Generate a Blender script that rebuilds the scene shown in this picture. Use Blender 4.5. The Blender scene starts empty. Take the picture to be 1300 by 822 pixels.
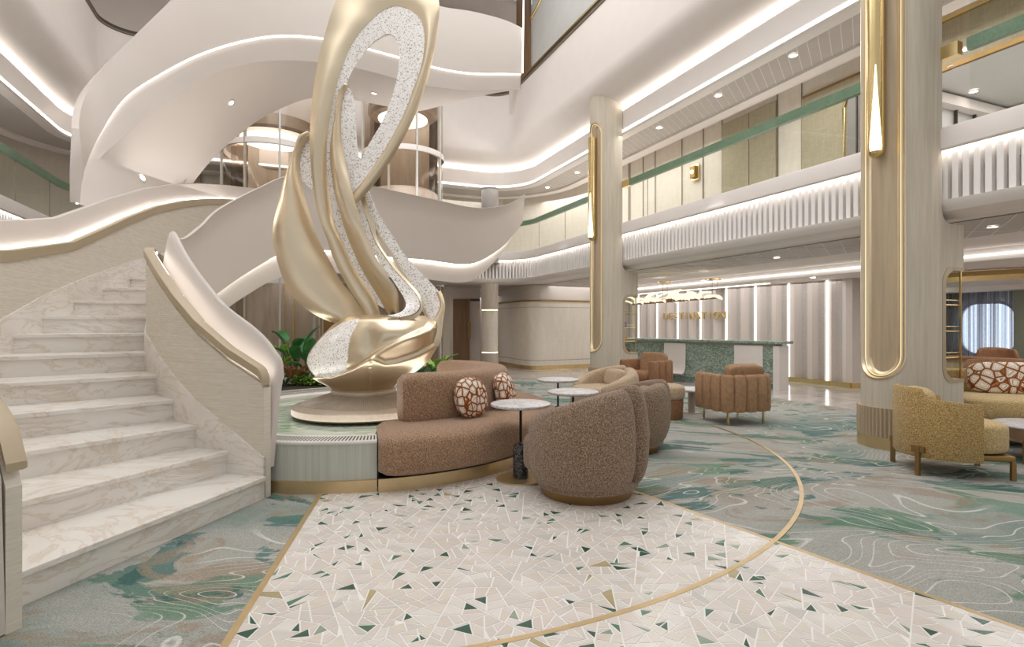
import bpy, bmesh, math, random
from mathutils import Vector, Matrix
from mathutils.bvhtree import BVHTree
R = math.radians
rnd = random.Random(7)
SC = bpy.context.scene
COL = SC.collection
EYE = 1.3; FPX = 700.0
def U(x, y, Y): return Vector(((x-650)*Y/FPX, Y, EYE+(411-y)*Y/FPX))      # a place in the room from a sight line and its distance
def F(x, y):
    Y = EYE*FPX/(y-411.0); return Vector(((x-650)*Y/FPX, Y, 0))
AX = Vector((-.383, .924, 0)); NX = Vector((.924, .383, 0))                        # the hall's long axis and its right-hand normal
def W(d, s, z=0): 
    p = NX*(d+6.172)+AX*s; return Vector((p.x, p.y, z))
def RY(x, d): return (6.172+d)/(.924*(x-650)/700+.383)
def RP(x, y, d): return U(x, y, RY(x, d))
def SOF(x, d):
    Y = RY(x, d); return -.383*(x-650)/700*Y+.924*Y
def lin(c):
    return tuple(((v/255)/12.92 if v/255 <= .04045 else ((v/255+.055)/1.055)**2.4) for v in c)
# ---------------------------------------------------------------- materials
class NT:
    def __init__(s, name):
        s.m = bpy.data.materials.new(name); s.m.use_nodes = True
        s.t = s.m.node_tree; s.b = s.t.nodes['Principled BSDF']; s.out = s.t.nodes['Material Output']
        s.tc = s.t.nodes.new('ShaderNodeTexCoord')
    def n(s, typ, **kw):
        nd = s.t.nodes.new('ShaderNode'+typ)
        for k, v in kw.items():
            if k.startswith('i_'): nd.inputs[k[2:].replace('_', ' ')].default_value = v
            else: setattr(nd, k, v)
        return nd
    def l(s, a, b): s.t.links.new(a, b)
    def coord(s, scale=(1,1,1), rot=(0,0,0)):
        mp = s.n('Mapping'); mp.inputs['Scale'].default_value = scale; mp.inputs['Rotation'].default_value = rot
        s.l(s.tc.outputs['Object'], mp.inputs['Vector']); return mp.outputs['Vector']
    def noise(s, vec, scale, detail=2, rough=.5, dist=0):
        nd = s.n('TexNoise'); nd.inputs['Scale'].default_value = scale; nd.inputs['Detail'].default_value = detail
        nd.inputs['Roughness'].default_value = rough; nd.inputs['Distortion'].default_value = dist
        s.l(vec, nd.inputs['Vector']); return nd.outputs['Fac']
    def ramp(s, fac, stops, interp='LINEAR'):
        r = s.n('ValToRGB'); r.color_ramp.interpolation = interp
        e = r.color_ramp.elements
        while len(e) < len(stops): e.new(.5)
        for i, (p, c) in enumerate(stops):
            e[i].position = p; e[i].color = (c[0], c[1], c[2], 1)
        s.l(fac, r.inputs['Fac']); return r.outputs['Color']
    def mix(s, fac, a, b, typ='MIX'):
        m = s.n('MixRGB', blend_type=typ)
        for i, v in ((0, fac), (1, a), (2, b)):
            if isinstance(v, (int, float)): m.inputs[i].default_value = v
            elif isinstance(v, tuple): m.inputs[i].default_value = (v[0], v[1], v[2], 1)
            else: s.l(v, m.inputs[i])
        return m.outputs[0]
    def math(s, op, a, b=None, c=None):
        m = s.n('Math', operation=op)
        for i, v in enumerate((a, b, c)):
            if v is None: continue
            if isinstance(v, (int, float)): m.inputs[i].default_value = v
            else: s.l(v, m.inputs[i])
        return m.outputs[0]
    def bump(s, h, strength=.3, dist=.01):
        b = s.n('Bump'); b.inputs['Strength'].default_value = strength; b.inputs['Distance'].default_value = dist
        s.l(h, b.inputs['Height']); s.l(b.outputs['Normal'], s.b.inputs['Normal'])
    def base(s, c):
        if isinstance(c, tuple): s.b.inputs['Base Color'].default_value = (c[0], c[1], c[2], 1)
        else: s.l(c, s.b.inputs['Base Color'])
    def set(s, rough=None, metal=None, spec=None):
        if rough is not None: s.b.inputs['Roughness'].default_value = rough
        if metal is not None: s.b.inputs['Metallic'].default_value = metal
        if spec is not None: s.b.inputs['Specular IOR Level'].default_value = spec
def plain(name, rgb, rough=.5, metal=0, var=.06, vs=4, bump=0, bs=80, spec=.5, stretch=(1,1,1)):
    t = NT(name); c = lin(rgb); v = t.coord(stretch)
    f = t.noise(v, vs, 3)
    t.base(t.ramp(f, [(.3, tuple(x*(1-var) for x in c)), (.7, tuple(min(1, x*(1+var)) for x in c))]))
    t.set(rough, metal, spec)
    if bump: t.bump(t.noise(v, bs, 2), bump, .005)
    return t.m
def emitm(name, rgb, strength):
    t = NT(name); c = lin(rgb)
    f = t.noise(t.coord(), 3, 1)
    e = t.n('Emission'); e.inputs['Strength'].default_value = strength
    t.l(t.ramp(f, [(.2, tuple(x*.98 for x in c)), (.8, c)]), e.inputs['Color'])
    t.l(e.outputs[0], t.out.inputs['Surface']); return t.m
def glassm(name, rgb, gl=.12, rough=.02):
    t = NT(name); c = lin(rgb)
    tr = t.n('BsdfTransparent'); tr.inputs['Color'].default_value = (*c, 1)
    g = t.n('BsdfGlossy'); g.inputs['Roughness'].default_value = rough; g.inputs['Color'].default_value = (.9, .9, .9, 1)
    fr = t.n('LayerWeight'); fr.inputs['Blend'].default_value = .3
    lw = t.math('ADD', t.math('MULTIPLY', t.math('POWER', fr.outputs['Facing'], 3.0), .35*gl/.12 if gl < .3 else .5), gl*.12)
    mx = t.n('MixShader'); t.l(lw, mx.inputs[0]); t.l(tr.outputs[0], mx.inputs[1]); t.l(g.outputs[0], mx.inputs[2])
    t.l(mx.outputs[0], t.out.inputs['Surface']); return t.m
def woven(name, rgb, rgb2, sx=60, sz=140, rough=.8, bump=.3, sz2=3):
    t = NT(name); a, b = lin(rgb), lin(rgb2)
    f1 = t.noise(t.coord((sx*.12, sx*.12, sz)), 1.0, 3, .6)
    f2 = t.noise(t.coord((sx, sx, sz2)), 1.0, 2, .6)
    f = t.math('ADD', t.math('MULTIPLY', f1, .6), t.math('MULTIPLY', f2, .4))
    t.base(t.ramp(f, [(.38, b), (.62, a)])); t.set(rough, 0, .3); t.bump(f, bump, .003); return t.m
def boucle(name, rgb, dark, light, scale=125, rough=.95):
    t = NT(name); v = t.coord()
    vo = t.n('TexVoronoi'); vo.inputs['Scale'].default_value = scale; t.l(v, vo.inputs['Vector'])
    n = t.noise(v, scale*.9, 3, .7)
    c = t.ramp(n, [(.32, lin(dark)), (.5, lin(rgb)), (.68, lin(light))])
    t.base(c); t.set(rough, 0, .15)
    h = t.math('SUBTRACT', n, vo.outputs['Distance']); t.bump(h, .7, .008)
    t.b.inputs['Sheen Weight'].default_value = .25; t.b.inputs['Sheen Roughness'].default_value = .5
    return t.m
def marble(name, base, vein, dark, scale=1.2, rough=.25, amt=.5, stretch=(1,1,1)):
    t = NT(name); v = t.coord(stretch)
    w = t.noise(v, scale, 5, .6, 1.2)
    n2 = t.noise(v, scale*2.2, 6, .65, 2.0)
    l = t.math('ABSOLUTE', t.math('SUBTRACT', n2, .5))
    c1 = t.ramp(w, [(.3, lin(base)), (.75, lin(dark))])
    lf = t.ramp(l, [(0.0, (amt,)*3), (.035, (0,0,0))])
    t.base(t.mix(lf, c1, lin(vein))); t.set(rough, 0, .5); return t.m
MATS = {}
M_WHITE = plain('warm_white_plaster', (203, 193, 185), .55, var=.012, vs=1.5)
M_WHITE2 = plain('white_lacquer', (228, 221, 216), .4, var=.01)
M_CEIL = plain('ceiling_paint', (224, 216, 210), .7, var=.012)
M_FAB = woven('woven_wall_fabric', (222, 215, 202), (204, 195, 180), 9, 260, sz2=90)
M_FABV = woven('woven_column_fabric', (205, 196, 180), (190, 180, 163), 190, 1.2)
M_PANEL = woven('beige_wall_panel', (219, 211, 198), (209, 200, 186), 12, 160, .7, .1)
M_TRIM = plain('champagne_trim', (176, 160, 134), .45, .15, var=.03)
M_MARBLE = marble('stair_marble', (236, 232, 226), (190, 168, 140), (216, 209, 200), .55, .3, .45, (1,1,3.2))
M_GOLD = plain('polished_gold', (226, 202, 148), .24, 1, var=.04)
M_BRASS = plain('brushed_brass', (206, 182, 140), .38, .8, var=.06, vs=9)
M_BRASSD = plain('aged_brass', (150, 120, 76), .42, .85, var=.1)
M_CHAMP = plain('champagne_gold', (218, 202, 175), .32, 1, var=.03, vs=2)
M_STEEL = plain('ribbed_steel', (176, 162, 146), .42, .45, var=.06, vs=30)
M_GRAYP = plain('grey_ceiling_plank', (182, 175, 168), .5, var=.03)
M_SEAM = plain('shadow_gap', (120, 108, 94), .8)
M_DARK = plain('dark_recess', (70, 62, 54), .7)
M_OLIVE = woven('taupe_wall_covering', (176, 166, 142), (158, 148, 124), 60, 120)
M_WOODB = plain('dark_brown_wood', (118, 90, 64), .5, 0, .18, 2, .2, 30, stretch=(9, 9, .6))
M_WOODL = plain('light_oak', (178, 160, 134), .5, 0, .14, 2, .2, 30, stretch=(9, 9, .6))
M_GREENR = marble('green_rail', (112, 140, 112), (160, 180, 155), (92, 120, 96), 3, .3, .2)
M_GMARB = marble('green_marble', (98, 120, 106), (214, 222, 214), (128, 150, 136), 3.2, .2, .9, (1,1,1.6))
M_BMARB = marble('black_marble', (34, 33, 34), (210, 205, 200), (52, 50, 50), 6, .2, .3)
M_WMARB = marble('white_marble_top', (226, 222, 220), (128, 124, 124), (176, 172, 172), 7, .4, .8)
M_BLACK = plain('black_metal', (28, 27, 27), .35, .6)
M_GREYCL = woven('grey_rim_cladding', (200, 201, 191), (182, 184, 174), 230, 1, sz2=1)
M_POOLRIM = plain('pale_grille', (226, 222, 216), .35)
M_BOUCLE = boucle('caramel_boucle', (140, 116, 94), (82, 64, 50), (188, 166, 142))
M_BOUCLES = boucle('tan_boucle', (158, 124, 96), (106, 78, 56), (202, 174, 146))
M_BOUCLEL = boucle('pale_boucle', (190, 166, 136), (140, 112, 84), (222, 204, 180))
M_MUST = boucle('mustard_boucle', (178, 146, 92), (122, 96, 54), (214, 188, 134), 110)
M_MUSTL = boucle('light_mustard_boucle', (200, 172, 120), (150, 122, 76), (226, 204, 158), 110)
M_VELV = plain('tan_velvet', (154, 120, 88), .75, 0, .16, 22)
M_VELVB = plain('russet_velvet', (140, 100, 70), .8, 0, .16, 22)
M_GLASS = glassm('clear_glass', (246, 249, 245), .12)
M_GLASSB = glassm('bronze_glass', (236, 229, 221), .3, .08)
M_LED = emitm('led_strip', (255, 252, 248), 3.0)
M_LEDU = emitm('upper_cove_led', (255, 252, 247), 22.0)
M_LEDC = emitm('cove_led', (255, 252, 247), 8.0)
M_SPOT = emitm('downlight_glow', (255, 246, 230), 12.0)
M_WARM = emitm('warm_lamp', (255, 226, 160), 6.0)
M_RIM = emitm('recess_glow', (255, 226, 170), 1.3)
M_CHAND = emitm('lit_crystal', (255, 240, 212), 1.15)
M_WINDOW = emitm('daylight_sheer', (226, 236, 250), 2.2)
M_LEAF = plain('deep_green_leaf', (66, 122, 68), .4, 0, .3, 6)
M_LEAF2 = plain('fresh_green_leaf', (146, 184, 76), .45, 0, .3, 8)
M_LEAF3 = plain('coppery_leaf', (158, 108, 68), .45, 0, .35, 9)
M_STEM = plain('plant_stem', (92, 116, 60), .6, 0, .2, 6)
M_SOIL = plain('planter_soil', (52, 42, 32), .95, 0, .3, 20, .6, 40)
M_BLUE = plain('blue_ceramic', (62, 92, 140), .3)
M_RED = plain('oxblood_leather', (112, 52, 40), .5)
M_CREAM = plain('cream_paper', (230, 220, 200), .7)
M_ORNG = plain('orange_cloth', (190, 108, 60), .7)
M_ROOMG = plain('pale_grey_ceiling', (206, 206, 202), .4, var=.01)
M_GREYW = plain('cool_grey_wall', (196, 195, 190), .35, var=.03)
M_COLD = plain('grey_column_paint', (140, 134, 128), .5, 0, .04)
M_COLT = plain('taupe_column_wrap', (182, 170, 156), .5, .1, .1, 3, stretch=(6,6,.6))
# ---- crystal inlay
t = NT('crystal_inlay'); v = t.coord()
vo = t.n('TexVoronoi'); vo.inputs['Scale'].default_value = 105; t.l(v, vo.inputs['Vector'])
sp = t.n('SeparateColor'); t.l(vo.outputs['Color'], sp.inputs[0])
t.base(t.ramp(sp.outputs[0], [(0, lin((140, 132, 122))), (.1, lin((205, 197, 188))), (.24, lin((246, 241, 236))), (1, lin((255, 253, 250)))], 'LINEAR'))
t.set(.18, 0, .7); t.bump(sp.outputs[1], .3, .004); M_CRYST = t.m
# ---- carpet
t = NT('patterned_carpet'); v = t.coord()
wv = t.n('TexNoise'); wv.inputs['Scale'].default_value = .55; wv.inputs['Detail'].default_value = 2; t.l(v, wv.inputs['Vector'])
wp = t.n('VectorMath', operation='MULTIPLY_ADD'); t.l(wv.outputs['Color'], wp.inputs[0]); wp.inputs[1].default_value = (1.5, 1.5, 0); t.l(v, wp.inputs[2])
mp = t.n('Mapping'); mp.inputs['Rotation'].default_value = (0, 0, R(20)); mp.inputs['Scale'].default_value = (.55, 1.25, 1); t.l(wp.outputs[0], mp.inputs['Vector'])
p = mp.outputs['Vector']
n1 = t.noise(p, 1.05, 5, .55, .3); n2 = t.noise(p, 2.4, 7, .62, .5); n3 = t.noise(p, .8, 3, .5)
base = t.ramp(n1, [(.30, lin((126, 146, 140))), (.40, lin((150, 160, 152))), (.47, lin((172, 173, 165))), (.58, lin((182, 180, 173))), (.68, lin((170, 162, 150)))])
teal = t.ramp(n2, [(.54, (0,0,0)), (.565, (.8,)*3)])
tcol = t.ramp(n3, [(.36, lin((88, 132, 132))), (.47, lin((78, 118, 112))), (.56, lin((104, 140, 112))), (.66, lin((128, 156, 140)))])
c = t.mix(teal, base, tcol)
dk = t.ramp(t.noise(p, 2.3, 5, .6, .4), [(.62, (0,0,0)), (.645, (.75,)*3)])
c = t.mix(dk, c, lin((66, 104, 100)))
brn = t.ramp(t.noise(p, 2.6, 5, .6, .8), [(.58, (0,0,0)), (.62, (.6,)*3)])
c = t.mix(brn, c, lin((164, 146, 124)))
iso = t.math('ABSOLUTE', t.math('SUBTRACT', t.math('FRACT', t.math('MULTIPLY', t.noise(p, .9, 2, .45, .5), 30)), .5))
lm = t.ramp(iso, [(.025, (1,1,1)), (.06, (0,0,0))])
msk = t.ramp(t.noise(v, .6, 2), [(.43, (0,0,0)), (.49, (.85,)*3)])
c = t.mix(t.math('MULTIPLY', lm, msk), c, lin((222, 222, 215)))
gr = t.noise(v, 230, 2, .8)
c = t.mix(1.0, c, t.ramp(gr, [(.3, (.48,)*3), (.7, (1.16,)*3)]), 'MULTIPLY')
t.base(c); t.set(.95, 0, .05); t.bump(gr, .5, .006); M_CARPET = t.m
# ---- far polished floor
t = NT('polished_stone_floor'); v = t.coord()
n = t.noise(v, 1.4, 6, .65, 1.0)
t.base(t.ramp(n, [(.35, lin((168, 158, 150))), (.6, lin((206, 198, 190)))])); t.set(.12, 0, .6); M_STONE = t.m
# ---- pool bed: green/white swirl under clear water
t = NT('swirled_pool_bed'); v = t.coord((1, 1.6, 1))
n = t.noise(v, 1.6, 5, .5, 2.5); 
t.base(t.ramp(n, [(.3, lin((168, 194, 184))), (.40, lin((228, 230, 222))), (.47, lin((224, 224, 214))), (.51, lin((160, 184, 152))), (.57, lin((226, 222, 204))), (.7, lin((206, 220, 220)))])); t.set(.06, 0, .8); M_POOL = t.m
# ---- terrazzo tiles
M_GROUT = plain('white_grout', (230, 227, 223), .5, var=.02)
def tile(name, rgb, var=.05): return plain(name, rgb, .22, 0, var, 3, spec=.4, stretch=(.6, 3.2, 1))
M_TILES = [tile('tile_blush', (212, 203, 197)), tile('tile_sand', (208, 198, 188)), tile('tile_ivory', (218, 212, 206)), tile('tile_greige', (205, 198, 191)), tile('tile_cream', (213, 205, 194)),
           tile('tile_green', (78, 116, 94), .25), tile('tile_deep_green', (48, 84, 68), .25), tile('tile_olive', (172, 158, 122), .12), tile('tile_sage', (138, 152, 134), .2), tile('tile_grey', (196, 192, 186))]
# ---- agate-patterned cushion
t = NT('agate_pattern_cloth'); v = t.coord()
vo = t.n('TexVoronoi'); vo.inputs['Scale'].default_value = 11; t.l(v, vo.inputs['Vector'])
ve = t.n('TexVoronoi', feature='DISTANCE_TO_EDGE'); ve.inputs['Scale'].default_value = 11; t.l(v, ve.inputs['Vector'])
t.base(t.ramp(ve.outputs['Distance'], [(0, lin((112, 64, 36))), (.035, lin((184, 118, 66))), (.07, lin((96, 62, 44))), (.095, lin((228, 216, 200))), (.19, lin((150, 122, 100))), (.215, lin((236, 227, 214))), (.33, lin((176, 156, 138))), (.36, lin((240, 232, 220)))], 'CONSTANT')); t.set(.8, 0, .2)
M_AGATE = t.m
t = NT('scale_pattern_cloth'); v = t.coord((1, 1, .8))
ve = t.n('TexVoronoi', feature='DISTANCE_TO_EDGE'); ve.inputs['Scale'].default_value = 17; ve.inputs['Randomness'].default_value = .6; t.l(v, ve.inputs['Vector'])
t.base(t.ramp(ve.outputs['Distance'], [(0, lin((120, 70, 38))), (.05, lin((178, 112, 62))), (.11, lin((226, 214, 200))), (.2, lin((168, 150, 138))), (.24, lin((234, 226, 216)))], 'CONSTANT')); t.set(.8, 0, .2)
M_AGATE2 = t.m
# ---- sheer curtain lit from the window behind
t = NT('grey_sheer_curtain'); v = t.coord()
w = t.n('TexWave', wave_type='BANDS', bands_direction='X'); 
t.base(t.ramp(t.noise(t.coord((14, 14, .2)), 1, 2), [(.3, lin((120, 118, 118))), (.7, lin((172, 168, 166)))])); t.set(.9, 0, .1); M_CURT = t.m
# ---------------------------------------------------------------- object helpers
ROOT = {}
def tag(o, label=None, cat=None, group=None, kind=None):
    if label: o['label'] = label
    if cat: o['category'] = cat
    if group: o['group'] = group
    if kind: o['kind'] = kind
    return o
def thing(name, loc, label, cat, group=None, rz=0):
    o = bpy.data.objects.new(name, None); o.empty_display_size = .1; COL.objects.link(o)
    o.location = loc; o.rotation_euler = (0, 0, rz)
    ROOT[o.name] = (Matrix.Translation(Vector(loc)) @ Matrix.Rotation(rz, 4, 'Z')).inverted()
    return tag(o, label, cat, group)
def rootof(o):
    while o.parent: o = o.parent
    return o
def add(name, VF, mat, parent=None, local=False, smooth=True, label=None, cat=None, group=None, kind=None, solid=0, off=-1, split=40, bevel=0, mi=None, sub=0, recalc=True):
    V, Fc = VF
    V = [Vector(v) for v in V]
    origin = None
    if parent is not None and not local:
        r = rootof(parent)
        if r.name in ROOT: inv = ROOT[r.name]
        else: inv = Matrix.Translation(-Vector(r.location))
        V = [inv @ v for v in V]
    elif parent is None:
        xs = [v.x for v in V]; ys = [v.y for v in V]; zs = [v.z for v in V]
        origin = Vector(((min(xs)+max(xs))/2, (min(ys)+max(ys))/2, min(zs)))
        V = [v-origin for v in V]
    me = bpy.data.meshes.new(name); me.from_pydata([tuple(v) for v in V], [], Fc)
    mats = mat if isinstance(mat, (list, tuple)) else [mat]
    for m in mats: me.materials.append(m)
    if mi: me.polygons.foreach_set('material_index', mi)
    if recalc:
        bm = bmesh.new(); bm.from_mesh(me); bmesh.ops.recalc_face_normals(bm, faces=bm.faces); bm.to_mesh(me); bm.free()
    if smooth: me.polygons.foreach_set('use_smooth', [True]*len(me.polygons))
    me.update()
    o = bpy.data.objects.new(name, me); COL.objects.link(o)
    if parent is not None: o.parent = parent
    else: o.location = origin
    if solid:
        md = o.modifiers.new('thick', 'SOLIDIFY'); md.thickness = solid; md.offset = off
    if bevel:
        md = o.modifiers.new('round', 'BEVEL'); md.width = bevel; md.segments = 3; md.limit_method = 'ANGLE'; md.angle_limit = R(40)
    if sub:
        md = o.modifiers.new('sub', 'SUBSURF'); md.levels = sub; md.render_levels = sub
    if smooth and split:
        md = o.modifiers.new('edges', 'EDGE_SPLIT'); md.split_angle = R(split)
    return tag(o, label, cat, group, kind)
def join(*L):
    V, Fc = [], []
    for a, b in L:
        k = len(V); V += list(a); Fc += [tuple(i+k for i in f) for f in b]
    return V, Fc
def joinm(L):
    V, Fc, mi = [], [], []
    for (a, b), m in L:
        k = len(V); V += list(a); Fc += [tuple(i+k for i in f) for f in b]; mi += [m]*len(b)
    return (V, Fc), mi
def xf(VF, M): return [M @ Vector(v) for v in VF[0]], VF[1]
def T(x, y, z, rz=0, rx=0, ry=0): return Matrix.Translation((x, y, z)) @ Matrix.Rotation(rz, 4, 'Z') @ Matrix.Rotation(rx, 4, 'X') @ Matrix.Rotation(ry, 4, 'Y')
def grid(rows, cu=False, cv=False, caps=False):
    n, m = len(rows), len(rows[0]); V = [p for r in rows for p in r]; Fc = []
    for i in range(n if cu else n-1):
        for j in range(m if cv else m-1):
            a, b = i, (i+1) % n; c, d = j, (j+1) % m
            Fc.append((a*m+c, a*m+d, b*m+d, b*m+c))
    if caps:
        Fc.append(tuple(range(m))[::-1]); Fc.append(tuple((n-1)*m+j for j in range(m)))
    return V, Fc
def box(x0, x1, y0, y1, z0, z1):
    V = [(x, y, z) for x in (x0, x1) for y in (y0, y1) for z in (z0, z1)]
    return V, [(0,1,3,2), (4,6,7,5), (0,4,5,1), (2,3,7,6), (0,2,6,4), (1,5,7,3)]
def obox(p, q, w, z0, z1, side=0):                                     # a box along the floor line p-q, w thick, side -1/0/1
    p = Vector((p[0], p[1])); q = Vector((q[0], q[1])); d = (q-p).normalized(); n = Vector((d.y, -d.x))
    a, b = (-w/2, w/2) if side == 0 else ((0, w) if side > 0 else (-w, 0))
    c = [p+n*a, p+n*b, q+n*b, q+n*a]
    V = [(v.x, v.y, z) for z in (z0, z1) for v in c]
    return V, [(0,3,2,1), (4,5,6,7), (0,1,5,4), (1,2,6,5), (2,3,7,6), (3,0,4,7)]
def prism(poly, z0, z1):
    n = len(poly); V = [(p[0], p[1], z0) for p in poly]+[(p[0], p[1], z1) for p in poly]
    return V, [tuple(range(n))[::-1], tuple(range(n, 2*n))]+[(i, (i+1) % n, (i+1) % n+n, i+n) for i in range(n)]
def lathe(prof, n=40, a0=0, a1=360, c=(0,0,0)):
    full = abs(a1-a0) >= 360
    k = n if full else n+1
    rows = [[(c[0]+r*math.cos(R(a0+(a1-a0)*i/n)), c[1]+r*math.sin(R(a0+(a1-a0)*i/n)), c[2]+z) for (r, z) in prof] for i in range(k)]
    return grid(rows, cu=full)
def disc(r, z0, z1, n=48, c=(0,0)):
    return prism([(c[0]+r*math.cos(2*math.pi*i/n), c[1]+r*math.sin(2*math.pi*i/n)) for i in range(n)], z0, z1)
def tube(pts, r, n=8, caps=True):
    pts = [Vector(p) for p in pts]; rows = []; up = Vector((0, 0, 1))
    for i, p in enumerate(pts):
        d = (pts[min(i+1, len(pts)-1)]-pts[max(i-1, 0)]).normalized()
        s = d.cross(up)
        if s.length < 1e-3: s = d.cross(Vector((1, 0, 0)))
        s.normalize(); u = s.cross(d)
        rr = r[i] if isinstance(r, (list, tuple)) else r
        rows.append([p+(s*math.cos(2*math.pi*k/n)+u*math.sin(2*math.pi*k/n))*rr for k in range(n)])
    return grid(rows, cv=True, caps=caps)
def crom(P, n):                                                         # Catmull-Rom through equal-length tuples
    out = []; L = len(P)-1
    for k in range(n):
        u = k/(n-1)*L; i = min(int(u), L-1); f = u-i
        a, b, c, d = P[max(i-1, 0)], P[i], P[i+1], P[min(i+2, L)]
        out.append(tuple(.5*((2*b[j])+(c[j]-a[j])*f+(2*a[j]-5*b[j]+4*c[j]-d[j])*f*f+(3*b[j]-a[j]-3*c[j]+d[j])*f**3) for j in range(len(b))))
    return out
def interp(P, u):
    if u <= P[0][0]: return P[0][1:]
    for a, b in zip(P, P[1:]):
        if u <= b[0]:
            f = (u-a[0])/(b[0]-a[0]); return tuple(x+(y-x)*f for x, y in zip(a[1:], b[1:]))
    return P[-1][1:]
def superell(rx, ry, rz, e1=.6, e2=.6, n=28, m=16):
    def c(w, e): return math.copysign(abs(math.cos(w))**e, math.cos(w))
    def s(w, e): return math.copysign(abs(math.sin(w))**e, math.sin(w))
    rows = [[(rx*c(-math.pi/2+math.pi*j/m, e1)*c(2*math.pi*i/n, e2), ry*c(-math.pi/2+math.pi*j/m, e1)*s(2*math.pi*i/n, e2), rz*s(-math.pi/2+math.pi*j/m, e1)) for j in range(m+1)] for i in range(n)]
    return grid(rows, cu=True)
def copy_tree(o, **kw):
    c = o.copy(); COL.objects.link(c)
    for ch in list(o.children):
        d = ch.copy(); COL.objects.link(d); d.parent = c
        for g in list(ch.children):
            e = g.copy(); COL.objects.link(e); e.parent = d
    for k, v in kw.items():
        if k in ('loc',): c.location = v
        elif k == 'rz': c.rotation_euler = (0, 0, v)
        elif k == 'sc': c.scale = v
        else: c[k] = v
    return c
WORLD, TOPFILL, FRONT, EXPO, UPFILL = .5, 510, 25, 0.15, 30
W_ = lambda d, s: (W(d, s).x, W(d, s).y)
UPS = [(-4.3, 8.3, 3.4, 13), (-1.9, 11.2, 3.85, 26), (-.4, 12.9, 4.3, 12), (*W_(-11.2, 9), 3.1, 40), (*W_(1.0, 7), 3.1, 12), (*W_(1.0, 12), 3.1, 12)]
LOUNGE = [(1.6, 3, 2.37, 30), (1.6, 7, 2.37, 30), (1.6, 11, 2.37, 30), (1.6, 15, 2.37, 30), (4.2, 1, 2.18, 25), (3.7, 9.5, 2.18, 22), (3.7, 13, 2.18, 22), (6.2, 4, 1.95, 40), (.7, 5, 4.98, 40), (.7, 10, 4.98, 50), (-3, 17, 2.3, 40), (.5, 18, 2.18, 30), (3, 3, 4.55, 40), (-11.0, 9, 5.0, 60), (-5.5, 15.2, 7.0, 70), (-5.5, 15.2, 2.36, 40), (.9, 13.4, 4.98, 45), (-1.4, 15.2, 4.98, 25)]
SPOTS = []
# ================================================================ FLOOR
CX, CY = -1.5, 6.0
add('floor', box(-16, 18, -3, 26, -.06, 0), M_STONE, kind='structure', smooth=False)
A1, A2 = F(405, 632), F(290, 815); B1, B2 = F(815, 629), F(1300, 803)
def ext(p, q, y): f = (y-p.y)/(q.y-p.y); return p+(q-p)*f
LQ = ext(A1, A2, 1.5); RQ = ext(B1, B2, 1.5)
RT = ext(B1, B2, 5.15); LT = ext(A1, A2, 4.4)
carp = [(CX+7.0*math.cos(R(a)), CY+7.0*math.sin(R(a))) for a in range(0, 360, 3)]
add('floor_carpet', prism(carp, 0, .006), M_CARPET, kind='structure', smooth=False)
arcin = []
for i in range(13):
    a0 = math.atan2(LT.y-CY, LT.x-CX); a1 = math.atan2(RT.y-CY, RT.x-CX); a = a0+(a1-a0)*i/12
    arcin.append((CX+1.7*math.cos(a), CY+1.7*math.sin(a)))
sector = [(LQ.x, LQ.y), (RQ.x, RQ.y)]+[(RT.x, RT.y)]+arcin[::-1]+[(LT.x, LT.y)]
add('floor_mosaic_bed', prism(sector, .0062, .0085), M_GROUT, kind='structure', smooth=False)
def area(p): return abs(sum(p[i][0]*p[(i+1) % len(p)][1]-p[(i+1) % len(p)][0]*p[i][1] for i in range(len(p))))/2
def clip(poly, px, py, nx, ny):
    out = []
    for i in range(len(poly)):
        a, b = poly[i], poly[(i+1) % len(poly)]
        da = (a[0]-px)*nx+(a[1]-py)*ny; db = (b[0]-px)*nx+(b[1]-py)*ny
        if da >= 0: out.append(a)
        if (da > 0) != (db > 0) and da != db:
            f = da/(da-db); out.append((a[0]+(b[0]-a[0])*f, a[1]+(b[1]-a[1])*f))
    return out
def inset(poly, g):
    s = sum(poly[i][0]*poly[(i+1) % len(poly)][1]-poly[(i+1) % len(poly)][0]*poly[i][1] for i in range(len(poly)))
    if s < 0: poly = poly[::-1]
    out = poly
    for i in range(len(poly)):
        a, b = poly[i], poly[(i+1) % len(poly)]; dx, dy = b[0]-a[0], b[1]-a[1]; L = math.hypot(dx, dy)
        if L < 1e-6: continue
        nx, ny = -dy/L, dx/L
        out = clip(out, a[0]+nx*g, a[1]+ny*g, nx, ny)
        if len(out) < 3: return None
    return out
conv = [(LQ.x, LQ.y), (RQ.x, RQ.y), (RT.x, RT.y), (LT.x, LT.y)]
tiles = []
def split(p):
    A = area(p)
    if A < .0066*rnd.uniform(.5, 1.6): tiles.append(p); return
    cx = sum(v[0] for v in p)/len(p); cy = sum(v[1] for v in p)/len(p)
    best = max(((p[i], p[(i+1) % len(p)]) for i in range(len(p))), key=lambda e: math.dist(*e))
    an = math.atan2(best[1][1]-best[0][1], best[1][0]-best[0][0])+rnd.uniform(-.75, .75)
    cx += rnd.uniform(-.16, .16)*math.sqrt(A); cy += rnd.uniform(-.16, .16)*math.sqrt(A)
    nx, ny = math.cos(an), math.sin(an)
    for s in (1, -1):
        q = clip(p, cx, cy, nx*s, ny*s)
        if len(q) >= 3: split(q)
split(conv)
L = []
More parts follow.
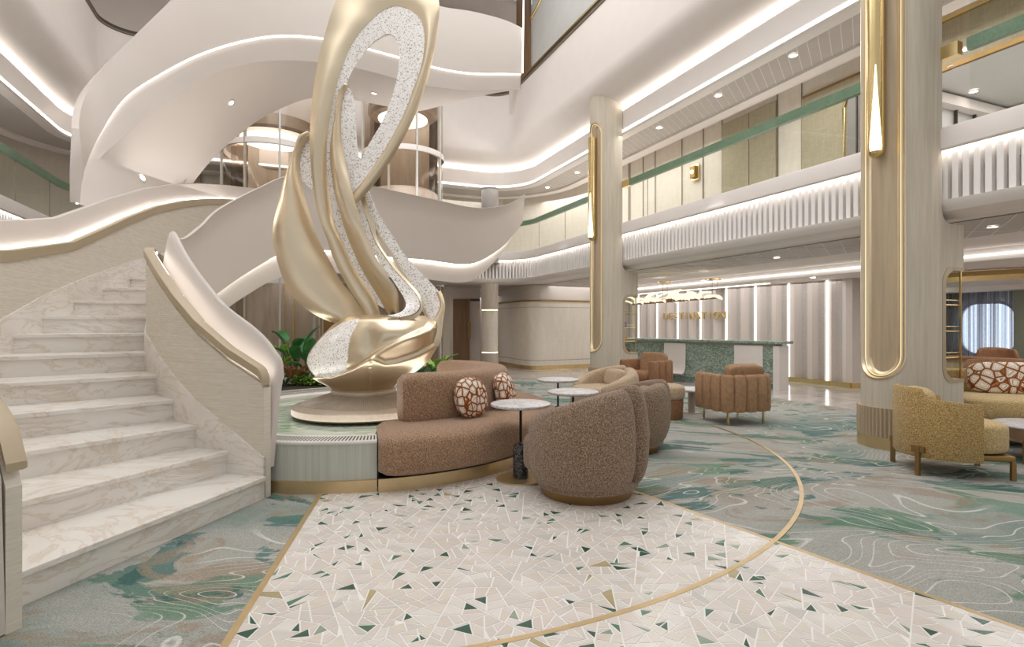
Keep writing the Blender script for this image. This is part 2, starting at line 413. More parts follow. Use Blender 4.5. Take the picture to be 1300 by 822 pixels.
for p in tiles:
    cx = sum(v[0] for v in p)/len(p); cy = sum(v[1] for v in p)/len(p)
    if math.hypot(cx-CX, cy-CY) < 1.78: continue
    r = rnd.random(); ok = len(p) >= 3 and area(p)/sum(math.dist(p[i], p[(i+1) % len(p)]) for i in range(len(p)))**2 > .035
    green = ok and r < .17
    pieces = []
    if green:                                                          # a corner of the shard is a green chip
        k = rnd.randrange(len(p)); q = p[k:]+p[:k]; v0, v1, v2 = q[0], q[1], q[-1]
        full = area([v0, v1, v2]); f = min(.92, math.sqrt(rnd.uniform(.0022, .0042)/max(full, 1e-6)))
        m1 = (v0[0]+(v1[0]-v0[0])*f, v0[1]+(v1[1]-v0[1])*f); m2 = (v0[0]+(v2[0]-v0[0])*f, v0[1]+(v2[1]-v0[1])*f)
        pieces.append(([v0, m1, m2], rnd.choice([5, 5, 6, 6, 6, 8]))); pieces.append(([m1]+q[1:]+[m2], rnd.randrange(5)))
    elif r < .177: pieces.append((p, 7))
    elif r < .195: pieces.append((p, 9))
    else: pieces.append((p, rnd.randrange(5)))
    for q, m in pieces:
        q = inset(q, .0036)
        if q and area(q) > .0004: L.append((prism(q, .0085, .0098), m))
VF, mi = joinm(L)
add('floor_mosaic', VF, M_TILES, kind='structure', smooth=False, mi=mi, recalc=False)
add('trim_1', obox(LT, LQ, .035, .006, .0108), M_BRASS, kind='structure', smooth=False)
add('trim_2', obox(RT, RQ, .03, .006, .0108), M_BRASS, kind='structure', smooth=False)
def arcband(c, r0, r1, a0, a1, z0, z1, n=60):
    rows = []
    for i in range(n+1):
        a = R(a0+(a1-a0)*i/n); rows.append([(c[0]+r*math.cos(a), c[1]+r*math.sin(a), z) for r, z in ((r0, z0), (r1, z0), (r1, z1), (r0, z1))])
    return grid(rows, cv=True, caps=True)
add('trim_3', arcband((-1.36, 6.01), 3.985, 4.015, -112, 14, .006, .0115, 90), M_BRASS, kind='structure', smooth=False)

# ================================================================ HALL SHELL (swept round the atrium)
def path(kind):
    P = []
    def arc(cd, cs, r, a0, a1, n=12):
        for i in range(n+1):
            a = R(a0+(a1-a0)*i/n); P.append((W(cd+r*math.cos(a), cs+r*math.sin(a)), NX*math.cos(a)+AX*math.sin(a)))
    if kind in ('right', 'full'):
        for i in range(41): P.append((W(0, -3+16.0*i/40), NX.copy()))
        arc(-1.2, 13.2, 1.2, 4, 90)
    if kind == 'right': 
        for d in (-1.8, -2.3): P.append((W(d, 14.4), AX.copy()))
    if kind == 'full':
        for d in (-2, -3, -4, -5, -6, -7, -8): P.append((W(d, 14.4), AX.copy()))
    if kind in ('left', 'full'):
        if kind == 'left': P.append((W(-8.3, 14.4), AX.copy()))
        arc(-9.0, 13.2, 1.2, 90, 176)
        for i in range(21): P.append((W(-10.2, 13.0-13*i/20), -NX))
    return P
def sweep(P, prof):
    return grid([[(p.x+o.x*f, p.y+o.y*f, z) for f, z in prof] for p, o in P])
PR, PL, PF = path('right'), path('left'), path('full')
upper = [(.16, 5.52), (.18, 5.57), (-.05, 5.62), (-.3, 5.72), (-.5, 5.84), (-.58, 5.95), (-.6, 6.1), (-.6, 7.4), (-.5, 7.45), (-.3, 7.45)]
band = [(.16, 5.52), (.10, 5.5), (.03, 5.52), (0, 5.48), (0, 5.13), (.02, 5.11), (.02, 5.08), (0, 5.06), (.03, 5.03), (.2, 5.02)]
low = [(.6, 2.9), (.1, 2.9), (.1, 3.27), (-.02, 3.28), (-.03, 3.26), (-.03, 3.07), (-.005, 3.05), (-.005, 3.10), (.12, 3.10), (.12, 2.55), (-.01, 2.55), (0, 2.5), (.05, 2.44), (.15, 2.41), (.3, 2.4)]
add('trim_4', sweep(PF, upper), M_CEIL, kind='structure')
add('trim_5', sweep(PF, band), M_WHITE2, kind='structure', split=30)
add('trim_6', sweep(PR, low), M_WHITE2, kind='structure', split=30)
add('trim_7', sweep(PL, low), M_WHITE2, kind='structure', split=30)
def ledrun(name, P, o, z, w=.012, mat=None):
    rows = [[(p.x+q.x*(o+a), p.y+q.y*(o+a), z+b) for a, b in ((-w, -w), (w, -w), (w, w), (-w, w))] for p, q in P]
    return add(name, grid(rows, cv=True, caps=True), mat or M_LED, kind='structure', smooth=False)
ledrun('trim_8', PF, .01, 5.095, .016)
ledrun('trim_9', PF, .11, 5.525, .014, M_LEDU)
ledrun('trim_10', PR, .010, 3.08, .007, M_LEDU)
ledrun('trim_11', PL, .010, 3.08, .007, M_LEDU)
# slats
def along(P, step):
    out = []; acc = 0
    for (p, o), (q, o2) in zip(P, P[1:]):
        L = (q-p).length; d = step-acc if acc else 0
        while d < L:
            f = d/L; out.append((p+(q-p)*f, (o+(o2-o)*f).normalized(), (q-p).normalized())); d += step
        acc = (L-(d-step)) if d-step >= 0 else acc+L
    return out
def slats(P):
    L = []
    for p, o, t in along(P, .094):
        c = [p+t*(.027*a)+o*b for a, b in ((-1, .018), (1, .018), (.95, .085), (-.95, .085))]
        V = [(v.x, v.y, z) for z in (2.555, 3.045) for v in c]
        L.append((V, [(0,3,2,1), (4,5,6,7), (0,1,5,4), (1,2,6,5), (2,3,7,6), (3,0,4,7)]))
    return join(*L)
M_SLAT = plain('white_slat', (243, 239, 236), .45, var=.008)
add('trim_12', slats(PR), M_SLAT, kind='structure', smooth=False)
add('trim_13', slats(PL), M_SLAT, kind='structure', smooth=False)
# upper deck: floors, ceilings, walls
add('ceiling_upper_planks', sweep(PF, [(.2, 5.1), (1.0, 5.1)]), M_GRAYP, kind='structure', solid=.02)
add('ceiling_upper', sweep(PF, [(1.0, 5.1), (1.0, 5.04), (1.22, 5.03), (1.3, 5.1), (1.36, 5.3), (2.0, 5.3)]), M_CEIL, kind='structure')
ledrun('trim_14', PF, 1.24, 5.12, .012, M_LEDC)
add('floor_upper', sweep(PR, [(.1, 2.9), (5, 2.9)]), M_CEIL, kind='structure', solid=.05)
add('floor_upper_left', sweep(PL, [(.1, 2.9), (3, 2.9)]), M_CEIL, kind='structure', solid=.05)
# plank seams
L = []
for i in range(90):
    s = -1+i*.16
    a, b = W(.2, s), W(1.0, s+.55); L.append(obox(a, b, .008, 5.078, 5.0795))
add('trim_15', join(*L), M_CEIL, kind='structure', smooth=False)
# right wall of the upper deck
sE = SOF(1135, 1.8)
add('wall_upper_right', join(obox(W(1.8, sE), W(1.8, 13.2), .1, 2.9, 5.3, 1), obox(W(.9, 15.9), W(-2.3, 16.0), .1, 2.9, 5.3, -1)), M_PANEL, kind='structure', smooth=False)
add('wall_upper_corner', sweep([q for q in PR if q[0].dot(AX) > 12.6], [(1.78, 2.9), (1.78, 5.3)]), M_PANEL, kind='structure', solid=.05)
add('wall_upper_left', sweep(PL, [(1.8, 2.9), (1.8, 5.3)]), M_PANEL, kind='structure', solid=.05, off=1)
L = []
for x in (800, 832, 866, 893, 917, 987, 1018):
    s = SOF(x, 1.79); a = W(1.785, s-.006); b = W(1.785, s+.006); L.append(obox(a, b, .012, 2.95, 5.3))
for s in (11.0, 11.6, 12.2, 12.8): L.append(obox(W(1.785, s-.006), W(1.785, s+.006), .012, 2.95, 5.3))
add('trim_16', join(*L), M_SEAM, kind='structure', smooth=False)
def wallpanel(name, x0, x1, z0, z1, mat, **k):
    s0, s1 = SOF(x0, 1.79), SOF(x1, 1.79)
    return add(name, obox(W(1.775, s0), W(1.775, s1), .02, z0, z1), mat, smooth=False, kind='structure', **k)
wallpanel('trim_17', 918, 951.5, 2.95, 5.2, M_OLIVE); wallpanel('trim_18', 952.5, 986, 2.95, 5.2, M_OLIVE)
wallpanel('trim_19', 1019, 1105, 2.95, 5.02, M_OLIVE)
wallpanel('trim_20', 1019, 1130, 5.02, 5.06, M_BRASSD)
# double door at the pillar

door = add('door_1', obox(W(1.755, SOF(1078, 1.76)), W(1.755, SOF(1110, 1.76)), .05, 2.95, 4.75), M_COLD, kind='structure', smooth=False)
q = SOF(1072, 1.76); c = [W(1.745, q, 2.95), W(1.745, q, 4.6), W(1.745, q-.05, 4.75), W(1.745, q-.2, 4.82), W(1.745, q-.7, 4.82)]
add('door_frame', tube(c, .022, 8), M_GOLD, parent=door)
for x in (1087, 1094): add('door_leaf_edge', obox(W(1.72, SOF(x, 1.72)), W(1.72, SOF(x+1.5, 1.72)), .02, 2.95, 4.7), M_DARK, parent=door, smooth=False)
# bay right of the big pillar: header, glass room behind
s0, s1 = -3, sE
add('wall_upper_header', obox(W(1.78, s0), W(1.78, s1), .08, 4.62, 5.2), M_OLIVE, kind='structure', smooth=False)
add('trim_21', obox(W(1.72, s0), W(1.72, s1), .05, 5.2, 5.26), M_GOLD, kind='structure', smooth=False)
add('trim_22', obox(W(1.72, s0), W(1.72, s1), .05, 4.56, 4.62), M_BRASSD, kind='structure', smooth=False)
add('ceiling_glass_room', obox(W(1.85, s0), W(1.85, s1+.0), 2.6, 4.6, 4.66, 1), M_ROOMG, kind='structure', smooth=False)
add('wall_glass_room', join(obox(W(4.2, s0), W(4.2, s1+.2), .08, 2.9, 4.62, 0), obox(W(1.85, s1-.1), W(4.2, s1-.1), .08, 2.9, 4.62, 0)), M_GREYW, kind='structure', smooth=False)
add('trim_23', join(obox(W(4.1, s0), W(4.1, s1), .14, 4.42, 4.56), obox(W(1.9, s1-.22), W(4.1, s1-.22), .14, 4.42, 4.56)), M_CEIL, kind='structure', smooth=False)
add('trim_24', join(*[obox(W(2.0+.45*i, s1-.17), W(2.0+.45*i+.02, s1-.17), .04, 2.95, 4.42) for i in range(5)]), M_DARK, kind='structure', smooth=False)
# glass balustrades
def rail(P, top, label, name='glass_balustrade', o=.03):
    Q = [q for q in P if True]
    t = thing(name, (Q[0][0].x, Q[0][0].y, 3.28), label, 'balustrade')
    add('glass_panel', sweep(Q, [(o, 3.27), (o, top)]), M_GLASS, parent=t)
    rows = [[(p.x+q.x*(o+a), p.y+q.y*(o+a), z) for a, z in ((-.05, 3.97), (.015, 3.97), (.015, 4.09), (-.05, 4.09))] for p, q in Q]
    add('handrail', grid(rows, cv=True, caps=True), M_GREENR, parent=t, smooth=False, label='green marbled handrail')
    L = []
    for k, (p, q, tt) in enumerate(along(Q, 1.45)):
        if k == 0: continue
        b = p+q*(o-.004); L.append(obox(b-tt*.004, b+tt*.004, .008, 3.29, top-.02))
    for g in L: add('glass_joint', g, M_SEAM, parent=t, smooth=False)
    return t
def cut(a, b):
    Q = [(W(0, a+(b-a)*i/8), NX.copy()) for i in range(9)]; return Q
sp1, sp2 = 3.72, 9.0
r1 = rail(cut(-3, sp1-.45), 5.0, 'glass balustrade with green handrail to the right of the large near pillar')
r2 = rail(cut(sp1+.36, sp2+.2), 4.14, 'glass balustrade with green handrail between the two gold-lit pillars')
r3 = rail([q for q in PR if q[0].dot(AX) > 9.85], 4.14, 'glass balustrade with green handrail beyond the far gold-lit pillar')
r4 = rail(PL, 4.14, 'glass balustrade with green handrail on the upper left gallery')
for rr, s in ((r1, SOF(1201, 0)), (r2, 9.05)):
    add('handrail_end', obox(W(.01, s-.12), W(.01, s+.13), .085, 3.965, 4.095), M_GOLD, parent=rr, smooth=False, label='polished gold end piece')
# level-one ceiling
add('ceiling_lounge', sweep(PF, [(.3, 2.4), (3.3, 2.4), (3.3, 2.22), (11, 2.22)]), M_CEIL, kind='structure', split=30)
add('ceiling_lounge_planks', sweep(path('right'), [(.55, 2.392), (1.9, 2.392)]), M_GRAYP, kind='structure')
L = []
for i in range(60):
    s = -2+i*.27; L.append(obox(W(.55, s), W(1.9, s+.9), .012, 2.388, 2.391))
for i in range(12):
    s = -2+i*1.4; L.append(obox(W(.55, s+.9), W(1.9, s), .02, 2.387, 2.391))
add('trim_25', join(*L), M_CEIL, kind='structure', smooth=False)
ledrun('trim_26', [(W(0, -3+20*i/30), NX.copy()) for i in range(31)], 3.27, 2.3, .012)
ledrun('trim_27', [(W(0, 9.3+10*i/30), NX.copy()) for i in range(31)], 4.0, 2.21, .012)
ledrun('trim_28', [(W(0, -2+5.6*i/30), NX.copy()) for i in range(31)], 3.2, 2.36, .014)
# ================================================================ RECEPTION WALL
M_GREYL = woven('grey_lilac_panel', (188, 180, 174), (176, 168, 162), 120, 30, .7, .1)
sL0 = SOF(1050, 4.4)
pts = []; ms_ = []
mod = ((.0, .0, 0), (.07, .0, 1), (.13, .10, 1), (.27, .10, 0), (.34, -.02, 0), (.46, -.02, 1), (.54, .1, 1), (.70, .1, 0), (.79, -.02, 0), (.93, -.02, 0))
pre = [(-.56, 0, 0), (-.42, 0, 0), (-.30, .06, 1), (-.16, .06, 0), (-.1, 0, 0)]
for ds, dd, m_ in pre: pts.append(W(4.4+dd, sL0+ds)); ms_.append(m_)
for k in range(11):
    for ds, dd, m_ in mod: pts.append(W(4.4+dd, sL0+k*.95+ds)); ms_.append(m_)
rows = [[(p.x, p.y, .09) for p in pts], [(p.x, p.y, 2.22) for p in pts]]
g0 = pts[0]; g1 = W(5.6, sL0-.75)
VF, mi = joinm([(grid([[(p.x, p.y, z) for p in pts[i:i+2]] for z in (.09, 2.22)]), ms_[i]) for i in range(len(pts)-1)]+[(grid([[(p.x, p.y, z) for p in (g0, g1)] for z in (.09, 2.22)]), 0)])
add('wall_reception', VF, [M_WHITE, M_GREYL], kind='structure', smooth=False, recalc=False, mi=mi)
add('baseboard_reception', join(obox(W(4.36, sL0-.56), W(4.36, 18.6), .06, 0, .1), obox(W(4.36, sL0-.56), W(5.56, sL0-.79), .06, 0, .1)), M_GOLD, kind='structure', smooth=False)
off = sL0-8.2
L = []
for k in range(11):
    s = 8.2+off+k*.95-.02; p = W(4.385, s)
    a = W(4.372, s-.018); b = W(4.372, s+.018); L.append(obox(a, b, .02, .1, 2.2))
add('trim_29', join(*L), M_LED, kind='structure', smooth=False)
# ================================================================ BACK OF THE GROUND FLOOR
add('wall_back', box(-11, 4.5, 18.6, 18.7, 0, 2.4), M_WHITE, kind='structure', smooth=False)
add('wall_service', box(-3.2, -1.0, 17.2, 17.3, 0, 2.38), M_WHITE, kind='structure', smooth=False)
d2 = add('door_2', box(-1.83, -1.32, 17.1, 17.19, .0, 2.06), M_WOODB, kind='structure', smooth=False)
add('door_handle', box(-1.36, -1.28, 17.02, 17.1, .85, 1.35), M_BRASSD, parent=d2, smooth=False)
add('trim_30', box(-1.3, -1.0, 17.14, 17.19, 2.0, 2.06), M_DARK, kind='structure', smooth=False)
# curved panelled kiosk
kp = [(-.85, 18.4), (-.62, 17.9), (-.40, 17.4), (-.1, 16.75), (.12, 16.2), (.3, 15.82), (.5, 15.55), (.75, 15.5), (1.0, 15.6), (1.5, 15.85), (2.1, 16.2), (3.2, 16.8)]
kp = [tuple(p) for p in crom(kp, 50)]
def ribbonwall(poly, z0, z1, th):
    rows = []
    for i, p in enumerate(poly):
        a, b = poly[max(i-1, 0)], poly[min(i+1, len(poly)-1)]
        d = Vector((b[0]-a[0], b[1]-a[1])).normalized(); n = Vector((d.y, -d.x))
        rows.append([(p[0]+n.x*o, p[1]+n.y*o, z) for o, z in ((-.12, z0), (th, z0), (th, z1), (-.12, z1))])
    return grid(rows, cv=True, caps=True)
ks = thing('curved_counter_kiosk', (.6, 16.2, 0), 'rounded beige panelled counter wall with a gold base strip behind the tables', 'kiosk')
add('panel_wall', ribbonwall(kp, .26, 1.92, 0), M_PANEL, parent=ks, split=30)
add('lower_panel', ribbonwall(kp, .11, .25, .02), M_PANEL, parent=ks, split=30)
add('base_strip', ribbonwall(kp, 0, .11, -.03), M_GOLD, parent=ks, split=30)
add('top_trim', ribbonwall(kp, 1.92, 1.97, .02), M_BRASSD, parent=ks, split=30)
add('panel_seam', join(ribbonwall(kp, .25, .262, .012), ribbonwall(kp, 1.76, 1.768, .004), *[obox((kp[i][0]-.0, kp[i][1]-.13), (kp[i][0]+.01, kp[i][1]-.13), .01, .3, 1.76) for i in ()]), M_SEAM, parent=ks, smooth=False)
add('wall_kiosk_bulkhead', ribbonwall(kp, 1.98, 2.39, -.05), M_WHITE, kind='structure', split=30)
# back-corner column
c3 = thing('round_column', (-.61, 15.2, 0), 'round taupe column with two glowing rings in front of the counter wall', 'column')
add('lower_shaft', disc(.235, 0, .5, 40, (-.61, 15.2)), M_COLT, parent=c3)
add('middle_shaft', disc(.225, .52, 1.66, 40, (-.61, 15.2)), M_PANEL, parent=c3)
add('upper_shaft', disc(.235, 1.68, 2.4, 40, (-.61, 15.2)), M_COLT, parent=c3)
add('light_ring', disc(.215, .5, .52, 40, (-.61, 15.2)), M_WARM, parent=c3)
add('light_ring', disc(.215, 1.66, 1.68, 40, (-.61, 15.2)), M_WARM, parent=c3)
c4 = thing('round_column', (-.61, 15.25, 2.9), 'upper dark grey part of a round column above the stair ribbon', 'column')
add('shaft', disc(.235, 2.95, 5.03, 40, (-.61, 15.25)), M_COLD, parent=c4)
add('shaft_joint', disc(.237, 4.42, 4.43, 40, (-.61, 15.25)), M_DARK, parent=c4)
# lift lobby wall behind the stair
add('wall_lift_lobby', join(obox(W(-9.2, 15.9), W(-1.6, 15.9), .1, 0, 7.4, 0)), M_PANEL, kind='structure', smooth=False)
add('trim_31', join(*[obox(W(d, 15.78), W(d+.6, 15.78), .06, 0, 7.4, 0) for d in (-8.7, -7.3, -4.75, -2.55)]), M_OLIVE, kind='structure', smooth=False)
add('trim_32', join(obox(W(-5.25, 14.6), W(-4.95, 14.6), .2, 0, 6.4), obox(W(-4.3, 14.9), W(-3.9, 14.9), .2, 0, 6.4)), M_BRASSD, kind='structure', smooth=False)
add('trim_33', obox(W(-2.52, 14.3), W(-2.42, 14.3), .12, 0, 6.6), M_BRASSD, kind='structure', smooth=False)
# ================================================================ UPPER STOREY ABOVE THE OPENING
PO = [(p, o) for p, o in PF]
add('ceiling_roof', prism([tuple(W(-12, 13.2)[:2]), tuple(W(4, 13.2)[:2]), tuple(W(4, 20)[:2]), tuple(W(-12, 20)[:2])], 9.6, 9.7), M_WHITE, kind='structure', smooth=False)
add('trim_34', sweep(PF, [(-.62, 7.4), (-.62, 7.46), (-.54, 7.46)]), M_DARK, kind='structure', smooth=False)
add('trim_35', sweep(PF, [(-.6, 7.36), (-.625, 7.37), (-.625, 7.4)]), M_SEAM, kind='structure', smooth=False)
add('trim_43', obox(W(-.63, -3), W(-.63, 12.4), .02, 7.46, 7.5), M_GOLD, kind='structure', smooth=False)
add('wall_top_right', join(obox(W(-.45, -3), W(-.45, 12.4), .08, 7.46, 10.2)), M_GREYW, kind='structure', smooth=False)
add('wall_top_back', join(obox(W(-.5, 14.6), W(-4.2, 14.6), .1, 7.46, 9.6)), M_COLT, kind='structure', smooth=False)
add('wall_top_left', join(obox(W(-4.2, 15.6), W(-12, 15.6), .1, 7.46, 9.6)), M_WHITE, kind='structure', smooth=False)
add('trim_36', join(obox(W(-.7, 13.75), W(-4.0, 13.75), .3, 8.5, 8.75)), M_COLD, kind='structure', smooth=False)
tg = add('trim_37', join(obox(W(-.55, 12.4), W(-.55, 13.2), .06, 7.46, 10.2)), M_WOODB, kind='structure', smooth=False)
add('trim_38', tube([W(-1.8, 13.9, 8.3), W(-1.0, 13.7, 8.45), W(-.55, 13.2, 8.55), W(-.5, 12, 9.0), W(-.5, 9, 10.3)], .035, 8), M_GOLD, kind='structure')
# ================================================================ RIGHT-HAND ROOM
add('wall_far_right', join(obox(W(8, -4), W(8, 9.6), .1, 0, 2.4, 1), obox(W(4.7, 11.0), W(8, 9.6), .1, 0, 2.4)), M_WHITE2, kind='structure', smooth=False)
wy = .0
def onwall(x, y, d): return RP(x, y, d)
# window with rounded corners behind the sheers
def rrect(cx, cz, hw, hh, r, n=8):
    pts = []
    for sx, sz, a0 in ((1, 1, 0), (-1, 1, 90), (-1, -1, 180), (1, -1, 270)):
        for i in range(n+1):
            a = R(a0+90*i/n); pts.append((cx+sx*(hw-r)+r*math.cos(a), cz+sz*(hh-r)+r*math.sin(a)))
    return pts
pc = RP(1255, 418, 7.95); sc_ = pc.x*AX.x+pc.y*AX.y
hw = abs(SOF(1290, 7.95)-SOF(1221, 7.95))/2; zc = pc.z; hh = (RP(1255, 386, 7.95).z-RP(1255, 450, 7.95).z)/2
def wallshape(poly, d0, d1):
    n = len(poly); V = [W(d0, sc_+a, z) for a, z in poly]+[W(d1, sc_+a, z) for a, z in poly]
    return V, [tuple(range(n)), tuple(range(n, 2*n))[::-1]]+[(i, (i+1) % n, (i+1) % n+n, i+n) for i in range(n)]
wf = add('window_1', wallshape(rrect(0, zc, hw, hh, .33), 7.96, 7.99), M_WINDOW, kind='structure', smooth=False)
ro, ri = rrect(0, zc, hw+.06, hh+.06, .38), rrect(0, zc, hw, hh, .33)
add('window_frame', grid([[W(7.94, sc_+a, z) for a, z in ro], [W(7.9, sc_+a, z) for a, z in ro], [W(7.9, sc_+a, z) for a, z in ri], [W(7.94, sc_+a, z) for a, z in ri]], cu=True, cv=True), M_GREYW, parent=wf, smooth=False)
add('window_reveal', wallshape(rrect(-hw*2.35, zc, hw*.98, hh, .33), 7.96, 7.985), M_WINDOW, parent=wf, smooth=False)
M_SHEER = None
t = NT('sheer_window_curtain'); tr = t.n('BsdfTransparent'); df = t.n('BsdfDiffuse'); mx = t.n('MixShader')
f = t.noise(t.coord((9, 9, .05)), 1.0, 3, .6)
fac = t.ramp(f, [(.36, (.12,)*3), (.52, (.4,)*3), (.68, (.85,)*3)])
df.inputs['Color'].default_value = (*lin((150, 148, 150)), 1); tr.inputs['Color'].default_value = (.95, .97, 1, 1)
t.l(fac, mx.inputs[0]); t.l(tr.outputs[0], mx.inputs[1]); t.l(df.outputs[0], mx.inputs[2]); t.l(mx.outputs[0], t.out.inputs['Surface'])
rows = []
sA, sB = SOF(1196, 7.8), SOF(1292, 7.8)
for i in range(240):
    s = sA+(sB-sA)*i/239; w = .05*math.sin(i*.9)+.02*math.sin(i*2.3+1)
    rows.append([W(7.75+w, s, .3), W(7.75+w, s, 1.98)])
add('sheer_curtain', grid(rows), t.m, label='grey sheer curtain across the rounded window at right', cat='curtain', recalc=False)
# side panel of dull green wall right of the curtain
add('wall_green_panel', obox(W(7.7, sB), W(7.7, sB-3), .1, 0, 2.2), plain('sage_grey_wall', (122, 124, 106), .7), kind='structure', smooth=False)
add('trim_39', obox(W(7.2, sA+1), W(7.2, sB-3), .9, 1.98, 2.22, -1), M_CEIL, kind='structure', smooth=False)
# gilded ceiling cove
gc = RP(1262, 360, 5.6)
add('trim_40', lathe([(1.75, 0), (1.95, -.02), (2.0, .06), (1.95, .14), (1.75, .16)], 60, c=(gc.x+.9, gc.y+.6, 2.05)), M_GOLD, kind='structure')
add('trim_41', disc(1.74, 2.08, 2.10, 60, (gc.x+.9, gc.y+.6)), M_CEIL, kind='structure')
add('trim_42', lathe([(1.76, .02), (1.76, .05), (1.70, .05), (1.70, .02)], 60, c=(gc.x+.9, gc.y+.6, 2.03)), M_LEDC, kind='structure')
# ================================================================ PILLARS
def pillar(t_, label, group):

    base = Vector((4.1-.383*t_, 5.85+.924*t_))
    th = math.atan2(NX.y, NX.x)                                          # local +x = towards the balcony, local +y = along the hall
    t = thing('pillar', (base.x, base.y, 0), label, 'pillar', group, th)
    r = .34
    def P(name, VF, m, par=None, **k): return add(name, VF, m, parent=par or t, local=True, **k)
    def nose(rr, n=28, x1=.0):                                           # D shape: half circle + straight sides to x1
        pts = [(x1, -rr)]
        for i in range(n+1):
            a = R(270-180*i/n); pts.append((rr*math.cos(a), rr*math.sin(a)))
        pts.append((x1, rr)); return pts
    # shaft with a recess cut in the nose: angular span carries the niche of the light tube
    a0, a1 = ANG
    def ring(z):
        pts = []
        for i in range(61):
            a = 270-180*i/60; pts.append((r*math.cos(R(a)), r*math.sin(R(a)), z))
        return pts
    zt, zb = 5.9, .87
    ztop = RECTOP.get(round(t_, 1), 7.0)
    zlo = .72
    # skin of the nose as a grid with an opening (stadium shaped) for the recess
    ac, aw = (a0+a1)/2, (a1-a0)/2
    w = R(aw)*r
    def inside(a, z):
        x = (a-ac)/aw
        if abs(x) > 1: return False
        y0 = zlo+w-w*math.sqrt(max(0, 1-x*x)); y1 = ztop-w+w*math.sqrt(max(0, 1-x*x))
        return y0 < z < y1
    # outer skin built as two side strips plus strips above and below following the stadium outline
    K = 24
    xs = [-math.cos(math.pi*i/K) for i in range(K+1)]
    def pt(a, z, rr=r): return (rr*math.cos(R(a)), rr*math.sin(R(a)), z)
    zbot = .42
    lo = [[pt(ac+aw*x, zbot) for x in xs], [pt(ac+aw*x, zlo+w-w*math.sqrt(max(0, 1-x*x))) for x in xs]]
    hi = [[pt(ac+aw*x, ztop-w+w*math.sqrt(max(0, 1-x*x))) for x in xs], [pt(ac+aw*x, zt) for x in xs]]
    left = [[pt(90+(ac-aw-90)*i/16, z) for i in range(17)] for z in (zbot, zlo+w, ztop-w, zt)]
    right = [[pt(ac+aw+(270-ac-aw)*i/16, z) for i in range(17)] for z in (zbot, zlo+w, ztop-w, zt)]
    xr = .5; xu = .14
    # side profile in (x,z): lower block deep, notch with rounded corners open to the back, upper part shallow
    n0, n1 = .69, 1.88
    def fil(cx, cz, rr, b0, b1, n=8): return [(cx+rr*math.cos(R(b0+(b1-b0)*i/n)), cz+rr*math.sin(R(b0+(b1-b0)*i/n))) for i in range(n+1)]
    xi = .145; fr = .16
    prof = [(0, .42), (xr, .42), (xr, n0)]+fil(xi+fr, n0+fr, fr, 270, 180)+fil(xi+fr, n1-fr, fr, 180, 90)+[(xr, n1), (xr, 2.32)]+fil(xu+.14, 2.46, .14, 270, 180)+[(xu, zt), (0, zt)]
    n = len(prof)
    V = [(x, -r, z) for x, z in prof]+[(x, r, z) for x, z in prof]
    blk = (V, [tuple(range(n)), tuple(range(n, 2*n))[::-1]]+[(i, (i+1) % n, (i+1) % n+n, i+n) for i in range(n-1)])
    P('shaft', join(grid(lo), grid(hi), grid(left), grid(right), blk), M_FABV, split=35)
    # gilded recess lining
    K2 = 40
    def outl(rr, sc=1.0, n=20):
        pts = []
        for i in range(n+1):
            f = R(180+180*i/n); pts.append(pt(ac+aw*sc*math.cos(f), zlo+w+w*sc*math.sin(f), rr))
        for i in range(n+1):
            f = R(180*i/n); pts.append(pt(ac+aw*sc*math.cos(f), ztop-w+w*sc*math.sin(f), rr))
        return pts
    P('recess_rim', grid([outl(r), outl(r+.008), outl(r+.008, .95), outl(r-.02, .91), outl(r-.02, .86), outl(r-.06, .80), outl(r-.075, .7)], cv=True), M_CHAMP, split=25)
    ins = [[pt(ac+aw*.72*x, zlo+w-.72*w*math.sqrt(max(0, 1-x*x)), r-.075) for x in xs], [pt(ac+aw*.72*x, zlo+w, r-.075) for x in xs], [pt(ac+aw*.72*x, ztop-w, r-.075) for x in xs], [pt(ac+aw*.72*x, ztop-w+.72*w*math.sqrt(max(0, 1-x*x)), r-.075) for x in xs]]
    P('recess_panel', grid(ins), M_WOODL)
    lt = outl(r-.03, .84)
    P('rim_light', tube(lt+[lt[0]], .004, 6), M_RIM)
    # hanging light tube
    tz = TUBE.get(round(t_, 1))
    tc = Vector(pt(ac-aw*.05, 0, r+.0)); tr_ = w*.31
    half = []
    def lampc(h): return tc.x, tc.y
    N = 20
    rows = []
    for z, k in ((tz, .05), (tz+.02, .55), (tz+.05, .85), (tz+.1, 1), (tz+.4, 1), (ztop-w*1.2, 1)):
        rows.append([(tc.x+tr_*k*math.cos(2*math.pi*i/N), tc.y+tr_*k*math.sin(2*math.pi*i/N), z) for i in range(N)])
    lamp = P('light_tube', grid(rows, cv=True, caps=True), M_GOLD)
    an = R(ac)+R(AWEDGE)
    wd = []
    for z, k in ((tz+.07, .62), (tz+.12, .72), (tz+.25, .6), (tz+.45, .4), (tz+.7, .2), (tz+.95, .05)):
        wd.append([(tc.x+(tr_+.004)*math.cos(an+k*u), tc.y+(tr_+.004)*math.sin(an+k*u), z) for u in (-1, -.5, 0, .5, 1)])
    P('glowing_slot', grid(wd), M_WARM, par=lamp, label='bright flame-shaped opening of the gold tube')
    # fluted drum base
    def drum(x1, z0, z1, rr, fl=0, n=90):
        pts = []
        for i in range(n+1):
            a = 270-180*i/n; q = rr+(fl*abs(math.sin(i*math.pi/3)) if fl else 0); pts.append((q*math.cos(R(a)), q*math.sin(R(a))))
        m = 30
        top = [(x1*(i/m), rr+(fl*abs(math.sin(i*math.pi/3)) if fl else 0)) for i in range(1, m+1)]
        bot = [(x1*(1-i/m), -rr-(fl*abs(math.sin(i*math.pi/3)) if fl else 0)) for i in range(0, m)]
        return prism(pts+top+bot, z0, z1)
